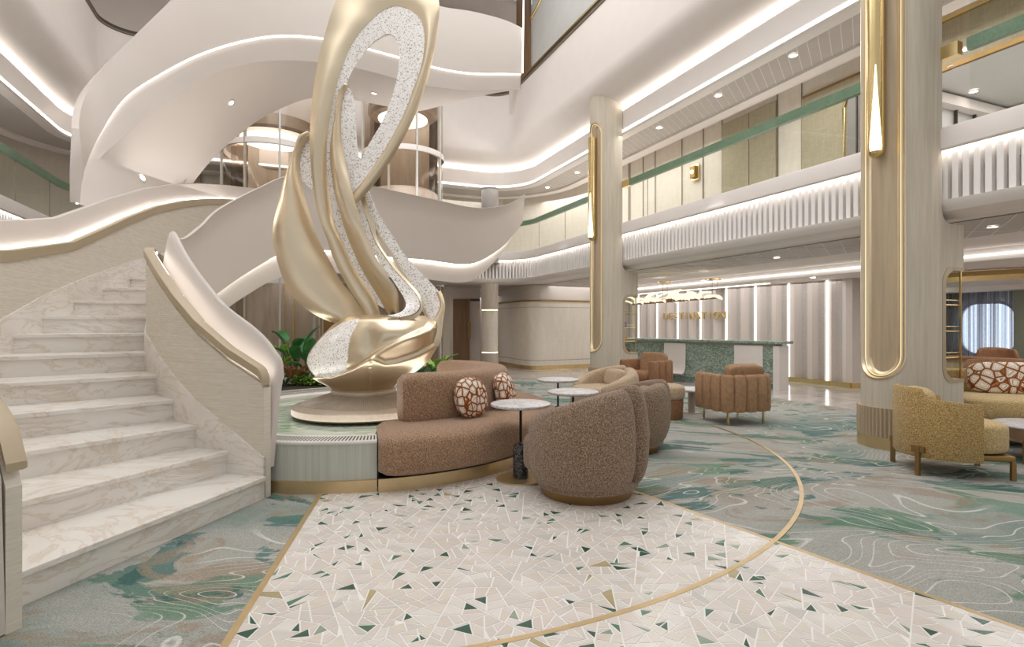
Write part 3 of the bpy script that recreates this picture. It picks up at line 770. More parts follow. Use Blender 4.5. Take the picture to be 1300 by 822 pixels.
    P('fluted_base', drum(.5, .13, .43, .36, .02), M_WOODL, split=20)
    P('base_plinth', drum(.51, .006, .13, .375), M_BRASS, split=30)
    # display niche
    fx = [(xr, n0)]+fil(xi+fr, n0+fr, fr, 270, 180)+fil(xi+fr, n1-fr, fr, 180, 90)+[(xr, n1)]
    def shrink(f):
        cz = (n0+n1)/2; return [(xi+(x-xi)*1+ (f if x < xr-.01 else 0)*(1 if x < xi+fr else .2), cz+(z-cz)*(1-f*1.2)) for x, z in fx]
    fi = shrink(.05)
    rows = [[(x, -r-.006, z) for x, z in fx], [(x, -r-.006, z) for x, z in fi], [(x, r+.006, z) for x, z in fi], [(x, r+.006, z) for x, z in fx]]
    P('niche_frame', grid(rows, cu=True), M_TRIM, split=30)
    P('niche_back', box(xi+.03, xi+.04, -r+.05, r-.02, n0+.2, n1-.2), M_WOODB, smooth=False)
    P('niche_glass', join(box(xr-.03, xr-.02, -r+.02, r-.02, n0+.03, n1-.03)), M_GLASS, smooth=False)
    for z in (.93, 1.2, 1.47):
        P('glass_shelf', box(xi+.05, xr-.04, -r+.02, r-.02, z, z+.012), M_GLASS, smooth=False)
        P('shelf_rail', tube([(xi+.06, -r+.015, z+.02), (xr-.05, -r+.015, z+.02)], .006, 6), M_GOLD)
        P('shelf_rail', tube([(xi+.06, -r+.015, z+.07), (xr-.05, -r+.015, z+.07)], .004, 6), M_GOLD)
    P('post', box(xr-.05, xr-.035, -r+.0, -r+.015, n0+.02, n1-.02), M_GOLD, smooth=False)
    mt = Matrix.Translation((base.x, base.y, 0)) @ Matrix.Rotation(th, 4, 'Z')
    return t, mt, r, xi
ANG = (137, 223); AWEDGE = 33
RECTOP = {0: 5.85, 5.7: 5.0}; TUBE = {0: 3.0, 5.7: 3.0}
# find tube heights from the sight lines of their lower ends
TUBE[0] = U(1121, 197, 5.6).z; TUBE[5.7] = U(746, 306, 10.95).z; RECTOP[5.7] = U(746, 155, 10.95).z
for t_, lab, where in ((0, 'large near fabric-clad pillar with a full-height gold light tube at right', 'near'), (5.7, 'far fabric-clad pillar with a slim gold light tube before the reception desk', 'far')):
    pl, mt, r, xi = pillar(t_, lab, 'gold-lit pillars')
    def item(name, VF, m, label, cat): 
        return add(name, xf(VF, mt), m, label=label+(' in the near pillar niche' if where == 'near' else ' in the far pillar niche'), cat=cat)
    y = -r+.12
    item('ceramic_jar', lathe([(0, 0), (.035, 0), (.05, .05), (.045, .11), (.02, .14), (0, .14)], 20, c=(xi+.12, y, 1.213)), M_BLUE, 'blue ceramic jar on the middle glass shelf', 'jar')
    item('small_vase', lathe([(0, 0), (.025, 0), (.035, .05), (.012, .1), (.016, .14), (0, .14)], 18, c=(xi+.13, y, 1.483)), M_STEEL, 'small grey vase on the top glass shelf', 'vase')
    item('folded_scarf', xf(superell(.055, .05, .045, .4, .4, 16, 8), T(xi+.12, y, .99)), M_ORNG, 'orange folded scarf on the lowest glass shelf', 'scarf')
    item('handbag', join(xf(superell(.07, .04, .055, .4, .4, 16, 8), T(xi+.15, y-.03, .755)), tube([(xi+.1, y-.03, .8), (xi+.11, y-.03, .86), (xi+.15, y-.03, .88), (xi+.19, y-.03, .86), (xi+.2, y-.03, .8)], .006, 6)), M_RED, 'oxblood handbag standing at the bottom', 'handbag')
    item('gift_box', xf(box(-.035, .035, -.03, .03, 0, .09), T(xi+.22, y+.04, .7)), M_CREAM, 'small cream box at the bottom', 'box')
# ================================================================ FOUNTAIN
SA0, SA1 = 62.6, 284.7                                                # the rim runs where the sofa does not
def arcloop(prof, n=120):
    return grid([[(CX+r_*math.cos(R(SA0+(SA1-SA0)*i/n)), CY+r_*math.sin(R(SA0+(SA1-SA0)*i/n)), z) for r_, z in prof] for i in range(n+1)], cv=True, caps=True)
def poolpoly(ro, ri, n=240):
    return [(CX+(ro if SA0 <= 360*i/n <= SA1 else ri)*math.cos(2*math.pi*i/n), CY+(ro if SA0 <= 360*i/n <= SA1 else ri)*math.sin(2*math.pi*i/n)) for i in range(n)]
fp = thing('fountain_basin', (CX, CY, 0), 'round fountain basin with pale clad wall, slotted rim and green swirled pool', 'fountain')
add('outer_wall', arcloop([(1.68, .10), (1.8, .10), (1.8, .375), (1.68, .375)]), M_GREYCL, parent=fp, split=30)
add('base_band', arcloop([(1.5, .006), (1.83, .006), (1.83, .10), (1.5, .10)]), M_BRASS, parent=fp, split=30)
rim = add('rim', arcloop([(1.5, .3), (1.5, .385), (1.56, .4), (1.81, .4), (1.815, .39), (1.81, .376), (1.68, .375)]), M_POOLRIM, parent=fp, split=30)
L = []
for i in range(256):
    a = R(SA0+.6+(SA1-SA0-1.2)*i/255); c, s = math.cos(a), math.sin(a)
    p0, p1 = (CX+1.62*c, CY+1.62*s), (CX+1.78*c, CY+1.78*s); L.append(obox(p0, p1, .010, .4, .4012))
add('drain_slots', join(*L), M_DARK, parent=rim, smooth=False)
add('pool_bed', prism(poolpoly(1.49, 1.10), .2, .335), M_POOL, parent=fp, split=30)
t = NT('clear_water'); tr = t.n('BsdfTransparent'); g = t.n('BsdfGlossy'); g.inputs['Roughness'].default_value = .03
tr.inputs['Color'].default_value = (.93, .97, .95, 1); lw_ = t.n('LayerWeight'); lw_.inputs['Blend'].default_value = .25
bp = t.n('Bump'); bp.inputs['Strength'].default_value = .15; bp.inputs['Distance'].default_value = .02; t.l(t.noise(t.coord(), 4, 2), bp.inputs['Height']); t.l(bp.outputs[0], g.inputs['Normal']); t.l(bp.outputs[0], lw_.inputs['Normal'])
mx = t.n('MixShader'); t.l(t.math('MULTIPLY', t.math('POWER', lw_.outputs['Facing'], 4), .35), mx.inputs[0]); t.l(tr.outputs[0], mx.inputs[1]); t.l(g.outputs[0], mx.inputs[2]); t.l(mx.outputs[0], t.out.inputs['Surface'])
add('water', ([(x_, y_, .36) for x_, y_ in poolpoly(1.49, 1.10)], [tuple(range(240))]), t.m, parent=fp, smooth=False)
# ================================================================ SCULPTURE
SX, SY = -1.57, 5.85
st = thing('ribbon_sculpture', (SX, SY, .36), 'tall champagne gold flame sculpture of twisting ribbons with sparkling crystal inlay', 'sculpture')
pd = add('pedestal', lathe([(0, .365), (.70, .365), (.72, .385), (.72, .44), (.70, .455), (.62, .475), (.42, .54), (.335, .56), (.335, .60), (.30, .62), (0, .62)], 72, c=(SX, SY, 0)), M_STEEL, parent=st, split=30)
L = []
for i in range(150):
    a = 2*math.pi*i/150; c, s = math.cos(a), math.sin(a); L.append(tube([(SX+.625*c, SY+.625*s, .476), (SX+.36*c, SY+.36*s, .560)], .005, 5))
add('pedestal_ribs', join(*L), M_COLT, parent=pd)
# bowl body: stacked ellipses leaning to the right
S = 5.85
BW = [(511, 463, 34), (505, 463, 32), (497, 462, 35), (488, 461, 43), (480, 461.5, 55), (470, 464, 67), (460, 468, 75), (450, 472, 77.5), (440, 477.5, 77.5), (430, 483, 75), (420, 488.5, 71), (412, 492, 66), (405, 494, 58), (401, 494, 44), (400, 494, 10)]
NB = 300
rows = []
for y, cx, hw_ in crom(BW, 150):
    q = U(cx, y, S); hw2 = hw_*S/FPX
    rows.append([Vector((q.x+hw2*math.cos(2*math.pi*i/NB), S+hw2*.8*math.sin(2*math.pi*i/NB), q.z)) for i in range(NB)])
def px(v): return (650+700*v[0]/v[1], 411-700*(v[2]-EYE)/v[1])
ridge = [(380, 490), (401, 478), (428, 477), (440, 472), (452, 466), (467, 455), (486, 441), (508, 429), (521, 424), (538, 417), (550, 405), (562, 388)]
groove2 = [(470, 452), (487, 461), (500, 459), (525, 450), (560, 430)]
def sd(poly, x): 
    return interp([(a, b) for a, b in poly], x)[0]
for row in rows:
    for i, v in enumerate(row):
        if v.y > S: continue
        x, y = px(v); c = Vector((v.x-U(470, 450, S).x, v.y-S, 0))
        if c.length < 1e-4: continue
        c.normalize(); fr_ = min(1, max(0, (S-v.y)/.25))
        g = y-sd(ridge, x)
        k = .085*(1/(1+math.exp(-g/1.0)))*math.exp(-max(0, g)/26.0)*fr_ if x > 405 else 0
        if x > 470:
            g2 = y-sd(groove2, x); k += .05*(1/(1+math.exp(-g2/1.4)))*math.exp(-max(0, g2)/22)*fr_
        if x > 452: k += .05*math.exp(-((x-505)/26)**2-((y-423)/13)**2)*fr_-.03*math.exp(-((x-470)/9)**2-((y-430)/16)**2)*fr_
        row[i] = v+c*k
V, Fc = grid(rows, cv=True)
oval = [(456, 404), (434, 410), (415, 422.5), (400.7, 438), (390, 453), (389, 466), (400, 477), (414, 480), (428, 477), (440, 471), (441, 460), (442, 442), (445, 427), (452.5, 414)]
def inpoly(p, poly):
    r_ = False; j = len(poly)-1
    for i in range(len(poly)):
        if (poly[i][1] > p[1]) != (poly[j][1] > p[1]) and p[0] < (poly[j][0]-poly[i][0])*(p[1]-poly[i][1])/(poly[j][1]-poly[i][1])+poly[i][0]: r_ = not r_
        j = i
    return r_
sel = []
for f in Fc:
    c = sum((Vector(V[i]) for i in f), Vector())/len(f)
    sel.append(1 if (c.y < S+.12 and inpoly(px(c), oval)) else 0)
bw = add('swirl_bowl', (V, [f for f, m in zip(Fc, sel) if not m]), M_CHAMP, parent=st, split=0)
add('bowl_crystal_inlay', (V, [f for f, m in zip(Fc, sel) if m]), M_CRYST, parent=bw, split=0, label='oval patch of sparkling white crystals')
def ribbon(name, rows, mat, n=80, m=10, th=.035, bulge=0.0, **k):
    """rows: (x left, y left, Y left, x right, y right, Y right)"""
    out = []
    for a in crom(rows, n):
        p, q = U(a[0], a[1], a[2]), U(a[3], a[4], a[5])
        line = []
        for j in range(m+1):
            f = j/m; v = p+(q-p)*f; v.y += -bulge*4*f*(1-f); line.append(v)
        out.append(line)
    return add(name, grid(out), mat, parent=st, solid=th, off=0, split=50, **k)
# main gold loop: outer edge / inner edge
MB = [(463, 404, 5.95, 482, 400, 6.0), (458, 387, 5.92, 474, 380, 5.98), (447, 371, 5.9, 463, 363, 5.96), (434, 348, 5.86, 451, 345, 5.92), (423, 324, 5.82, 440, 323, 5.88), (416, 302, 5.78, 430.6, 301, 5.84), (409, 285, 5.75, 423, 283, 5.82), (403, 264, 5.73, 418.5, 260, 5.8), (398.5, 236, 5.72, 415, 231, 5.79), (395.8, 207, 5.72, 413, 203, 5.78), (395, 177, 5.73, 414.5, 175, 5.78), (396, 148, 5.76, 418.6, 148, 5.8), (399, 118, 5.8, 424, 120, 5.83), (403, 92, 5.84, 431.5, 93, 5.86), (408, 65, 5.88, 442, 66, 5.9), (414, 44, 5.92, 455, 44, 5.93), (421, 20, 5.95, 467, 31, 5.95), (432, -6, 5.98, 480, 18.5, 5.97), (455, -38, 6.0, 493, 11, 5.98), (495, -58, 6.02, 504, 8.5, 5.98), (532, -42, 6.02, 515, 10.5, 5.98), (552, -10, 6.0, 526, 16, 5.97), (557, 10, 5.99, 535.5, 27.5, 5.96), (554, 35, 5.97, 540.5, 46, 5.94), (549, 65, 5.94, 539.5, 70, 5.92), (543.4, 92.5, 5.92, 534.5, 92, 5.9), (534.5, 121, 5.9, 525, 118, 5.88), (525, 147, 5.88, 515.7, 143, 5.86), (510, 177, 5.86, 501, 172, 5.84), (493.5, 205, 5.84, 487, 196, 5.82), (477, 229, 5.82, 472, 218, 5.8), (460, 249, 5.8, 457, 238, 5.79), (446, 263, 5.8, 444, 250, 5.79)]
ribbon('gold_loop', MB, M_CHAMP, 240, 8, .04, .03)
# crystal loop inside it: outer edge / inner edge
CL = [(488, 392, 6.0, 489, 390, 6.0), (477, 385, 5.99, 481, 375, 6.0), (466, 367, 5.97, 470, 358, 5.99), (451, 346.5, 5.94, 457, 334, 5.97), (440, 324, 5.9, 446.5, 310, 5.94), (430.6, 302, 5.86, 439, 288, 5.9), (423.5, 284, 5.83, 433, 274, 5.87), (418, 258, 5.81, 428, 254, 5.85), (415, 231, 5.8, 423.5, 228, 5.84), (413, 203, 5.79, 421, 204, 5.83), (414.5, 175, 5.79, 421, 181, 5.83), (418.6, 148, 5.81, 425, 155, 5.84), (424, 120, 5.84, 429.5, 137, 5.87), (431.5, 93, 5.87, 440, 106, 5.89), (442, 66, 5.9, 448.5, 88, 5.92), (455, 44, 5.93, 457, 74, 5.94), (467, 31, 5.95, 466, 62, 5.95), (480, 18.5, 5.97, 477, 52, 5.96), (493, 11, 5.98, 487, 46, 5.96), (504, 8.5, 5.98, 495, 44, 5.96), (515, 10.5, 5.98, 501, 48, 5.96), (526, 16, 5.97, 505.5, 57, 5.95), (535.5, 27.5, 5.96, 507, 66, 5.94), (540.5, 46, 5.94, 507, 79, 5.93), (539.5, 70, 5.92, 504.6, 98, 5.91), (534.5, 92, 5.9, 500, 118, 5.89), (525, 118, 5.88, 494, 136, 5.87), (515.7, 143, 5.86, 488, 150, 5.85), (501, 172, 5.84, 480.5, 164, 5.83), (487, 196, 5.82, 469, 183, 5.81), (472, 218, 5.8, 458, 205, 5.8), (457, 238, 5.79, 448.5, 221, 5.79), (444, 251, 5.79, 441.5, 232, 5.79)]
ribbon('crystal_loop', CL, M_CRYST, 240, 8, .03, .0, label='loop of sparkling white crystals')
# gold blade and crystal leaf in front
ribbon('crystal_leaf', [(441, 110, 5.86, 441.5, 110, 5.86), (434.5, 121, 5.85, 447, 119, 5.85), (431.5, 144, 5.83, 451, 140, 5.84), (430.6, 160, 5.82, 452, 165, 5.83), (432.5, 183, 5.82, 453.5, 185, 5.83), (436, 207, 5.82, 458, 207, 5.84), (442, 228, 5.83, 462, 224, 5.86)], M_CRYST, 60, 6, .025, label='narrow leaf of white crystals')
ribbon('leaf_edge', [(438, 112, 5.84, 441, 107, 5.84), (430.5, 124, 5.83, 434.5, 121, 5.83), (427.5, 146, 5.81, 431.5, 144, 5.81), (424, 165, 5.8, 431, 163, 5.8), (421, 184, 5.79, 433, 184, 5.79), (421, 207, 5.77, 437, 207, 5.76), (424, 230, 5.75, 443, 230, 5.73), (427.5, 250, 5.73, 448, 250, 5.71), (434, 272, 5.73, 455, 274, 5.7), (438, 287, 5.75, 461, 290, 5.7), (446, 309, 5.8, 469.5, 310, 5.72), (457, 334, 5.84, 480, 333, 5.74), (470, 358, 5.88, 492, 351, 5.76), (482, 377, 5.92, 503, 367, 5.8), (490, 391, 5.95, 506, 382, 5.84), (498, 404, 5.97, 505, 402, 5.88)], M_CHAMP, 110, 10, .03, .045)
ribbon('crystal_strand', [(449, 250, 5.92, 459, 249, 5.92), (453, 267, 5.9, 462, 267, 5.9), (457.5, 284, 5.88, 468, 284, 5.88), (467.5, 305, 5.86, 474, 302, 5.86), (479, 327, 5.82, 484, 320, 5.82), (493.5, 348, 5.76, 500, 342, 5.76), (506, 367, 5.7, 518, 362, 5.7), (515, 383, 5.62, 530, 377, 5.63), (514, 393, 5.55, 533, 390, 5.58), (505, 399, 5.5, 525, 399, 5.54), (492, 402, 5.45, 508, 404, 5.48)], M_CRYST, 90, 6, .03, label='crystal strand sweeping into the bowl')
ribbon('strand_edge', [(459, 250, 5.9, 464, 249, 5.9), (462, 267, 5.89, 468, 267, 5.89), (468, 284, 5.87, 476, 284, 5.89), (474, 302, 5.85, 478, 302, 5.86), (484, 320, 5.81, 486.5, 319, 5.82), (500, 342, 5.75, 502.5, 340, 5.76), (518, 362, 5.69, 520.5, 360, 5.7), (530, 377, 5.62, 533, 376, 5.63), (533, 391, 5.57, 536, 392, 5.58), (525, 400, 5.53, 527, 404, 5.54), (508, 404, 5.47, 508, 409, 5.48)], M_CHAMP, 90, 3, .03)
ribbon('outer_crystal_strand', [(459, 248, 5.98, 467, 240, 5.98), (465, 267, 5.97, 477, 265, 5.97), (473.5, 284, 5.96, 488, 284, 5.96), (484, 301, 5.95, 500, 302, 5.95), (499, 322.5, 5.93, 512, 321, 5.93), (512, 345, 5.9, 527, 339, 5.9), (525, 365, 5.87, 544, 356, 5.87), (536, 385, 5.83, 557, 371, 5.82), (542, 398, 5.8, 561, 386, 5.77), (545, 408, 5.77, 557, 399, 5.73), (540, 418, 5.73, 547, 411, 5.7)], M_CRYST, 90, 6, .03, label='outer crystal strand sweeping into the bowl')
ribbon('outer_strand_edge', [(555, 371, 5.82, 558.5, 370.5, 5.82), (560, 386, 5.77, 563.5, 386, 5.77), (556, 399, 5.73, 562, 402, 5.73), (546, 411, 5.69, 561, 415, 5.7), (536, 419, 5.66, 560, 428, 5.69), (520, 426, 5.6, 556, 440, 5.68)], M_CHAMP, 50, 5, .03, .02)
ribbon('outer_strand_fin', [(470, 284, 5.95, 473.5, 284, 5.95), (480, 301, 5.94, 484, 301, 5.94), (495, 322.5, 5.92, 499, 322.5, 5.92), (508, 345, 5.89, 512, 345, 5.89), (521, 365, 5.86, 525, 365, 5.86), (532, 385, 5.82, 536, 385, 5.82), (542, 408, 5.76, 545, 408, 5.76)], M_CHAMP, 70, 2, .03)
# big leaf on the left
ribbon('gold_leaf', [(394, 170, 6.0, 397, 174, 6.0), (383, 175, 5.98, 386, 182, 5.98), (377, 190, 5.96, 379.5, 201, 5.96), (370, 209, 5.92, 379, 212, 5.94), (362, 230, 5.86, 381, 230, 5.9), (356, 255, 5.8, 387, 254, 5.88), (350.5, 275, 5.74, 393, 275, 5.87), (348, 292, 5.7, 398, 292, 5.86), (349, 314, 5.66, 408, 314, 5.86), (355, 338, 5.64, 421, 338, 5.86), (363, 360, 5.64, 433, 359, 5.87), (376, 380, 5.66, 448, 378, 5.89), (396, 396, 5.7, 460, 396, 5.92), (418, 406.5, 5.76, 466, 403, 5.95), (437, 411, 5.8, 470, 408, 5.98)], M_CHAMP, 120, 16, .03, .09)
ribbon('leaf_crystal', [(395, 176, 6.01, 399, 176, 6.01), (384.5, 181, 6.0, 400, 184, 6.0), (380, 193, 5.99, 400, 195, 5.98), (379.5, 210, 5.96, 401, 210, 5.96), (382, 227, 5.94, 402, 227, 5.94), (390, 236, 5.93, 404, 240, 5.93), (399, 243, 5.92, 405, 247, 5.92)], M_CRYST, 50, 6, .02, label='crystal patch at the top of the leaf')
# ================================================================ SPIRAL STAIR
RISE = .172
SI = [(1, -1.83, 4.07), (2, -2.14, 4.16), (3, -2.43, 4.25), (4, -2.73, 4.46), (5, -3.05, 4.75), (6, -3.40, 5.12), (7, -3.62, 5.5), (8, -3.74, 5.9), (9, -3.82, 6.3), (10, -3.92, 6.65), (11, -3.97, 7.05), (12, -3.93, 7.5), (13, -3.85, 7.9), (14, -3.71, 8.35), (15, -3.52, 8.8), (16, -3.27, 9.25), (17, -2.92, 9.7)]
SO = [(1, -2.26, 2.45), (2, -2.8, 2.62), (3, -3.28, 2.95), (4, -3.68, 3.35), (5, -4.0, 3.82), (6, -4.24, 4.33), (7, -4.41, 4.86), (8, -4.55, 5.33), (9, -4.66, 5.85), (10, -4.76, 6.4), (11, -4.86, 7.0), (12, -4.9, 7.6), (13, -4.88, 8.2), (14, -4.8, 8.8), (15, -4.66, 9.4), (16, -4.45, 10.0), (17, -4.1, 10.6)]
def sI(k): return Vector(interp(SI, k))
def sO(k): return Vector(interp(SO, k))
stair = thing('spiral_staircase', (-2.04, 3.27, 0), 'white marble spiral staircase with woven panels and flowing white balustrades at left', 'staircase')
for k in range(1, 17):
    z1 = RISE*k; z0 = max(0.006, z1-RISE*(1.6 if k < 5 else 1.2))
    n = 6; poly = []
    a = [sI(k+i/n*1.12) for i in range(n+1)]; b = [sO(k+i/n*1.12) for i in range(n+1)]
    poly = [tuple(v) for v in a]+[tuple(v) for v in b[::-1]]
    sp = add('step', prism(poly, z0, z1-.032), M_MARBLE, parent=stair, smooth=False)
    d = (sI(k)-sI(k+.5)).normalized()*.018
    poly2 = [tuple(v+d*(1 if i == 0 else 0)) for i, v in enumerate(a)]+[tuple(v+d*(1 if i == n else 0)) for i, v in enumerate(b[::-1])]
    add('tread', prism(poly2, z1-.032, z1), M_MARBLE, parent=sp, smooth=False, bevel=.004)
def nrm(f, k, sgn):
    t_ = (f(k+.05)-f(k-.05)); t_.normalize(); return Vector((t_.y, -t_.x))*sgn
def wallsurf(f, sgn, ks, offs):
    """offs(k) -> list of (outward offset from the stair, z)"""
    rows = []
    for k in ks:
        p = f(k); n = nrm(f, min(max(k, 1.06), 16.9), sgn)
        rows.append([(p.x+n.x*o, p.y+n.y*o, z) for o, z in offs(k)])
    return grid(rows, cv=True, caps=True)
def rng(a, b, n): return [a+(b-a)*i/n for i in range(n+1)]
GT = [(1, .955), (2, 1.12), (3, 1.325), (4, 1.54), (5, 1.76), (6, 1.985), (6.6, 2.04), (7, 2.03), (8, 1.98), (17, 1.98)]
def gt(k): return interp(GT, k)[0]
def lowb(k): return .006 if k < 2.4 else RISE*(k-2+.95*min(1, max(0, k-8)/2))
# inner balustrade: sgn=+1 points towards the fountain
ks = rng(1.0, 7.6, 80)
ib = add('inner_balustrade', wallsurf(sI, 1, ks, lambda k: [(0, lowb(k)), (0, gt(k)-.11), (.07, gt(k)-.11), (.07, lowb(k))]), M_FAB, parent=stair, split=30)
add('stringer', wallsurf(sI, 1, ks, lambda k: [(-.014, lowb(k)), (-.014, RISE*k+.14+.05*math.sin(min(1, (k-1)/2)*1.57)), (.02, RISE*k+.14+.05*math.sin(min(1, (k-1)/2)*1.57)), (.02, lowb(k))]), M_MARBLE, parent=stair, split=30)
kk = rng(.97, 7.6, 80)
def capz(k): return gt(max(k, 1))-(.06*(1-min(1, (k-.97)/.2))**2)
add('handrail_trim', wallsurf(sI, 1, kk, lambda k: [(-.008, capz(k)-.07), (-.018, capz(k)-.066), (-.018, capz(k)-.005), (-.008, capz(k)), (.06, capz(k)), (.06, capz(k)-.07)]), M_TRIM, parent=ib, split=30, label='champagne handrail trim')
# white shell: front curve then the bridge behind
SH = [(-1.80, 4.17, 1.00, .22), (-1.95, 4.235, 1.17, .26), (-2.10, 4.29, 1.29, .36), (-2.38, 4.385, 1.47, .52), (-2.65, 4.57, 1.67, .70), (-2.95, 4.84, 1.90, .92), (-3.27, 5.18, 2.16, 1.14), (-3.49, 5.52, 2.17, 1.24), (-3.62, 5.93, 2.22, 1.33), (-3.68, 6.35, 2.42, 1.43), (-3.70, 6.8, 2.71, 1.62), (-3.60, 7.6, 3.15, 2.03), (-3.38, 8.3, 3.52, 2.37), (-3.02, 9.2, 3.70, 2.52), (-2.43, 10.0, 3.74, 2.53), (-1.70, 10.8, 3.74, 2.55), (-.83, 11.6, 3.72, 2.56), (-.17, 12.15, 3.9, 3.03), (.24, 12.5, 4.22, 3.6)]
shp = crom(SH, 160)
def shell(P, prof, sgn):
    rows = []
    for i, p in enumerate(P):
        a, b = P[max(i-1, 0)], P[min(i+1, len(P)-1)]
        d = Vector((b[0]-a[0], b[1]-a[1])).normalized(); n = Vector((d.y, -d.x))*sgn
        rows.append([(p[0]+n.x*o, p[1]+n.y*o, z) for o, z in prof(p, i/(len(P)-1))])
    return rows
def tipz(u, p): return p[2]-(.12*max(0, 1-u/.012)**2 if u < .012 else 0)
def shprof(p, u):
    zt, zb = tipz(u, p), p[3]; h = zt-zb
    return [(0, zb), (.02, zb+h*.3), (.05, zb+h*.7), (.085, zt-.015), (.10, zt), (.085, zt+.01), (.06, zt), (.035, zt-.1), (.0, zb+h*.66), (-.03, zb+h*.3), (-.035, zb)]
add('white_balustrade', grid(shell(shp, shprof, 1), cv=True, caps=True), M_WHITE, parent=stair, split=55, label='smooth white sweeping balustrade')
# cove strip under the bridge, and light line along the lower edge
P2 = [p for i, p in enumerate(shp) if i > 55]
def strip(p, u):
    d = .37*min(1, max(.1, (1-u)*6)); return [(-.035, p[3]+.01), (-.10, p[3]-.005), (-.12, p[3]-d), (-1.4, p[3]-d-.02), (-1.4, p[3]+.02)]
add('bridge_soffit', grid(shell(P2, strip, 1)), M_WHITE, parent=stair, split=35)
add('bridge_light', grid(shell(P2, lambda p, u: [(-.04, p[3]-.004), (-.075, p[3]-.004), (-.075, p[3]-.016), (-.04, p[3]-.016)], 1), cv=True, caps=True), M_LEDC, parent=stair, smooth=False)
# light line between the woven panel and the white shell
add('rail_light', wallsurf(sI, 1, rng(1.1, 6.5, 60), lambda k: [(.072, gt(k)-.05), (.082, gt(k)-.05), (.082, gt(k)-.035), (.072, gt(k)-.035)]), M_LEDC, parent=stair, smooth=False)
# outer balustrade with newel end
GO = [(.75, .70), (.85, .84), (1, .93), (1.2, 1.02), (2, 1.24), (3, 1.42), (4, 1.60), (5, 1.76), (6, 1.87), (7, 1.95), (8, 2.05), (9, 2.17), (10, 2.40), (11, 2.66), (12, 2.92), (13, 3.13), (14, 3.3), (15, 3.42), (17, 3.6)]
NE = [(.75, -2.075, 2.34)]+SO
def sOx(k): return Vector(interp(NE, k))
def go(k): return interp(GO, k)[0]
kk = rng(.76, 16, 150)
def th_(k): return .1*min(1, .35+.65*max(0, k-.76)/2.5)
ob = add('outer_balustrade', wallsurf(sOx, -1, kk, lambda k: [(0, lowb(k)), (0, go(k)-.1), (.06, go(k)-.1), (.06, lowb(k))]), M_FAB, parent=stair, split=30)
add('stringer', wallsurf(sOx, -1, rng(1.0, 16, 120), lambda k: [(-.014, lowb(k)), (-.014, RISE*k+.19), (.02, RISE*k+.19), (.02, lowb(k))]), M_MARBLE, parent=stair, split=30)
add('handrail_trim', wallsurf(sOx, -1, kk, lambda k: [(-.008, go(k)-th_(k)), (-.02, go(k)-th_(k)+.005), (-.02, go(k)-.005), (-.01, go(k)), (.06, go(k)), (.06, go(k)-th_(k))]), M_TRIM, parent=ob, split=30, label='champagne handrail trim')
def lip(k):
    f = min(1, max(0, (k-3)/3)); return .03+.22*f
add('white_balustrade', wallsurf(sOx, -1, kk, lambda k: [(.06, lowb(k)+.006), (.075, go(k)-.05), (.10+lip(k)*.25, go(k)+lip(k)*.95), (.115+lip(k)*.3, go(k)+lip(k)), (.14+lip(k)*.3, go(k)+lip(k)*.97), (.13, go(k)-.3), (.11, lowb(k)+.006)]), M_WHITE, parent=stair, split=40, label='smooth white outer balustrade')
add('rail_light', wallsurf(sOx, -1, rng(3, 16, 120), lambda k: [(.06, go(k)+.005), (.07, go(k)+.005), (.07, go(k)+.017), (.06, go(k)+.017)]), M_LEDC, parent=stair, smooth=False)
# ================================================================ UPPER FLIGHT
UB = [(101.5, 258, 6.35), (103, 238, 6.6), (112, 203, 6.95), (132, 162, 7.2), (160, 123, 7.4), (200, 95, 7.6), (250, 69, 7.75), (300, 52.5, 7.85), (350, 44, 7.95), (400, 46, 8.1), (450, 56, 8.35), (520, 75, 8.8), (560, 86, 9.1), (600, 92, 9.3), (640, 92.5, 9.42), (662, 93, 9.5)]
UTOP = [(100.5, 165), (101, 150), (106, 128), (118, 103), (140, 76), (168, 48), (205, 12), (245, -25), (300, -50), (350, -60), (400, -55), (450, -40), (520, -6), (560, 8), (600, 14.5), (640, 25), (664, 36)]
ub = crom(UB, 140); ut = crom(UTOP, 140)
flight = thing('upper_stair_flight', tuple(U(350, 60, 8.2)), 'second white stair flight sweeping overhead behind the sculpture, lit along its lower edge', 'staircase')
def xyz(a): return U(a[0], a[1], a[2])
rows = []
UBW = [xyz(a) for a in ub]
for i, a in enumerate(ub):
    p = UBW[i]; q = U(ut[i][0], ut[i][1], a[2]+.03)
    d = UBW[min(i+1, 139)]-UBW[max(i-1, 0)]; n = Vector((d.y, -d.x, 0)).normalized()
    rows.append([p, p+(q-p)*.33+n*.02, p+(q-p)*.66+n*.025, q, q-n*.03+Vector((0,0,.01)), q-n*.07, p-n*.09+(q-p)*.4, p-n*.09])
add('balustrade', grid(rows, cv=True, caps=True), M_WHITE, parent=flight, split=55)
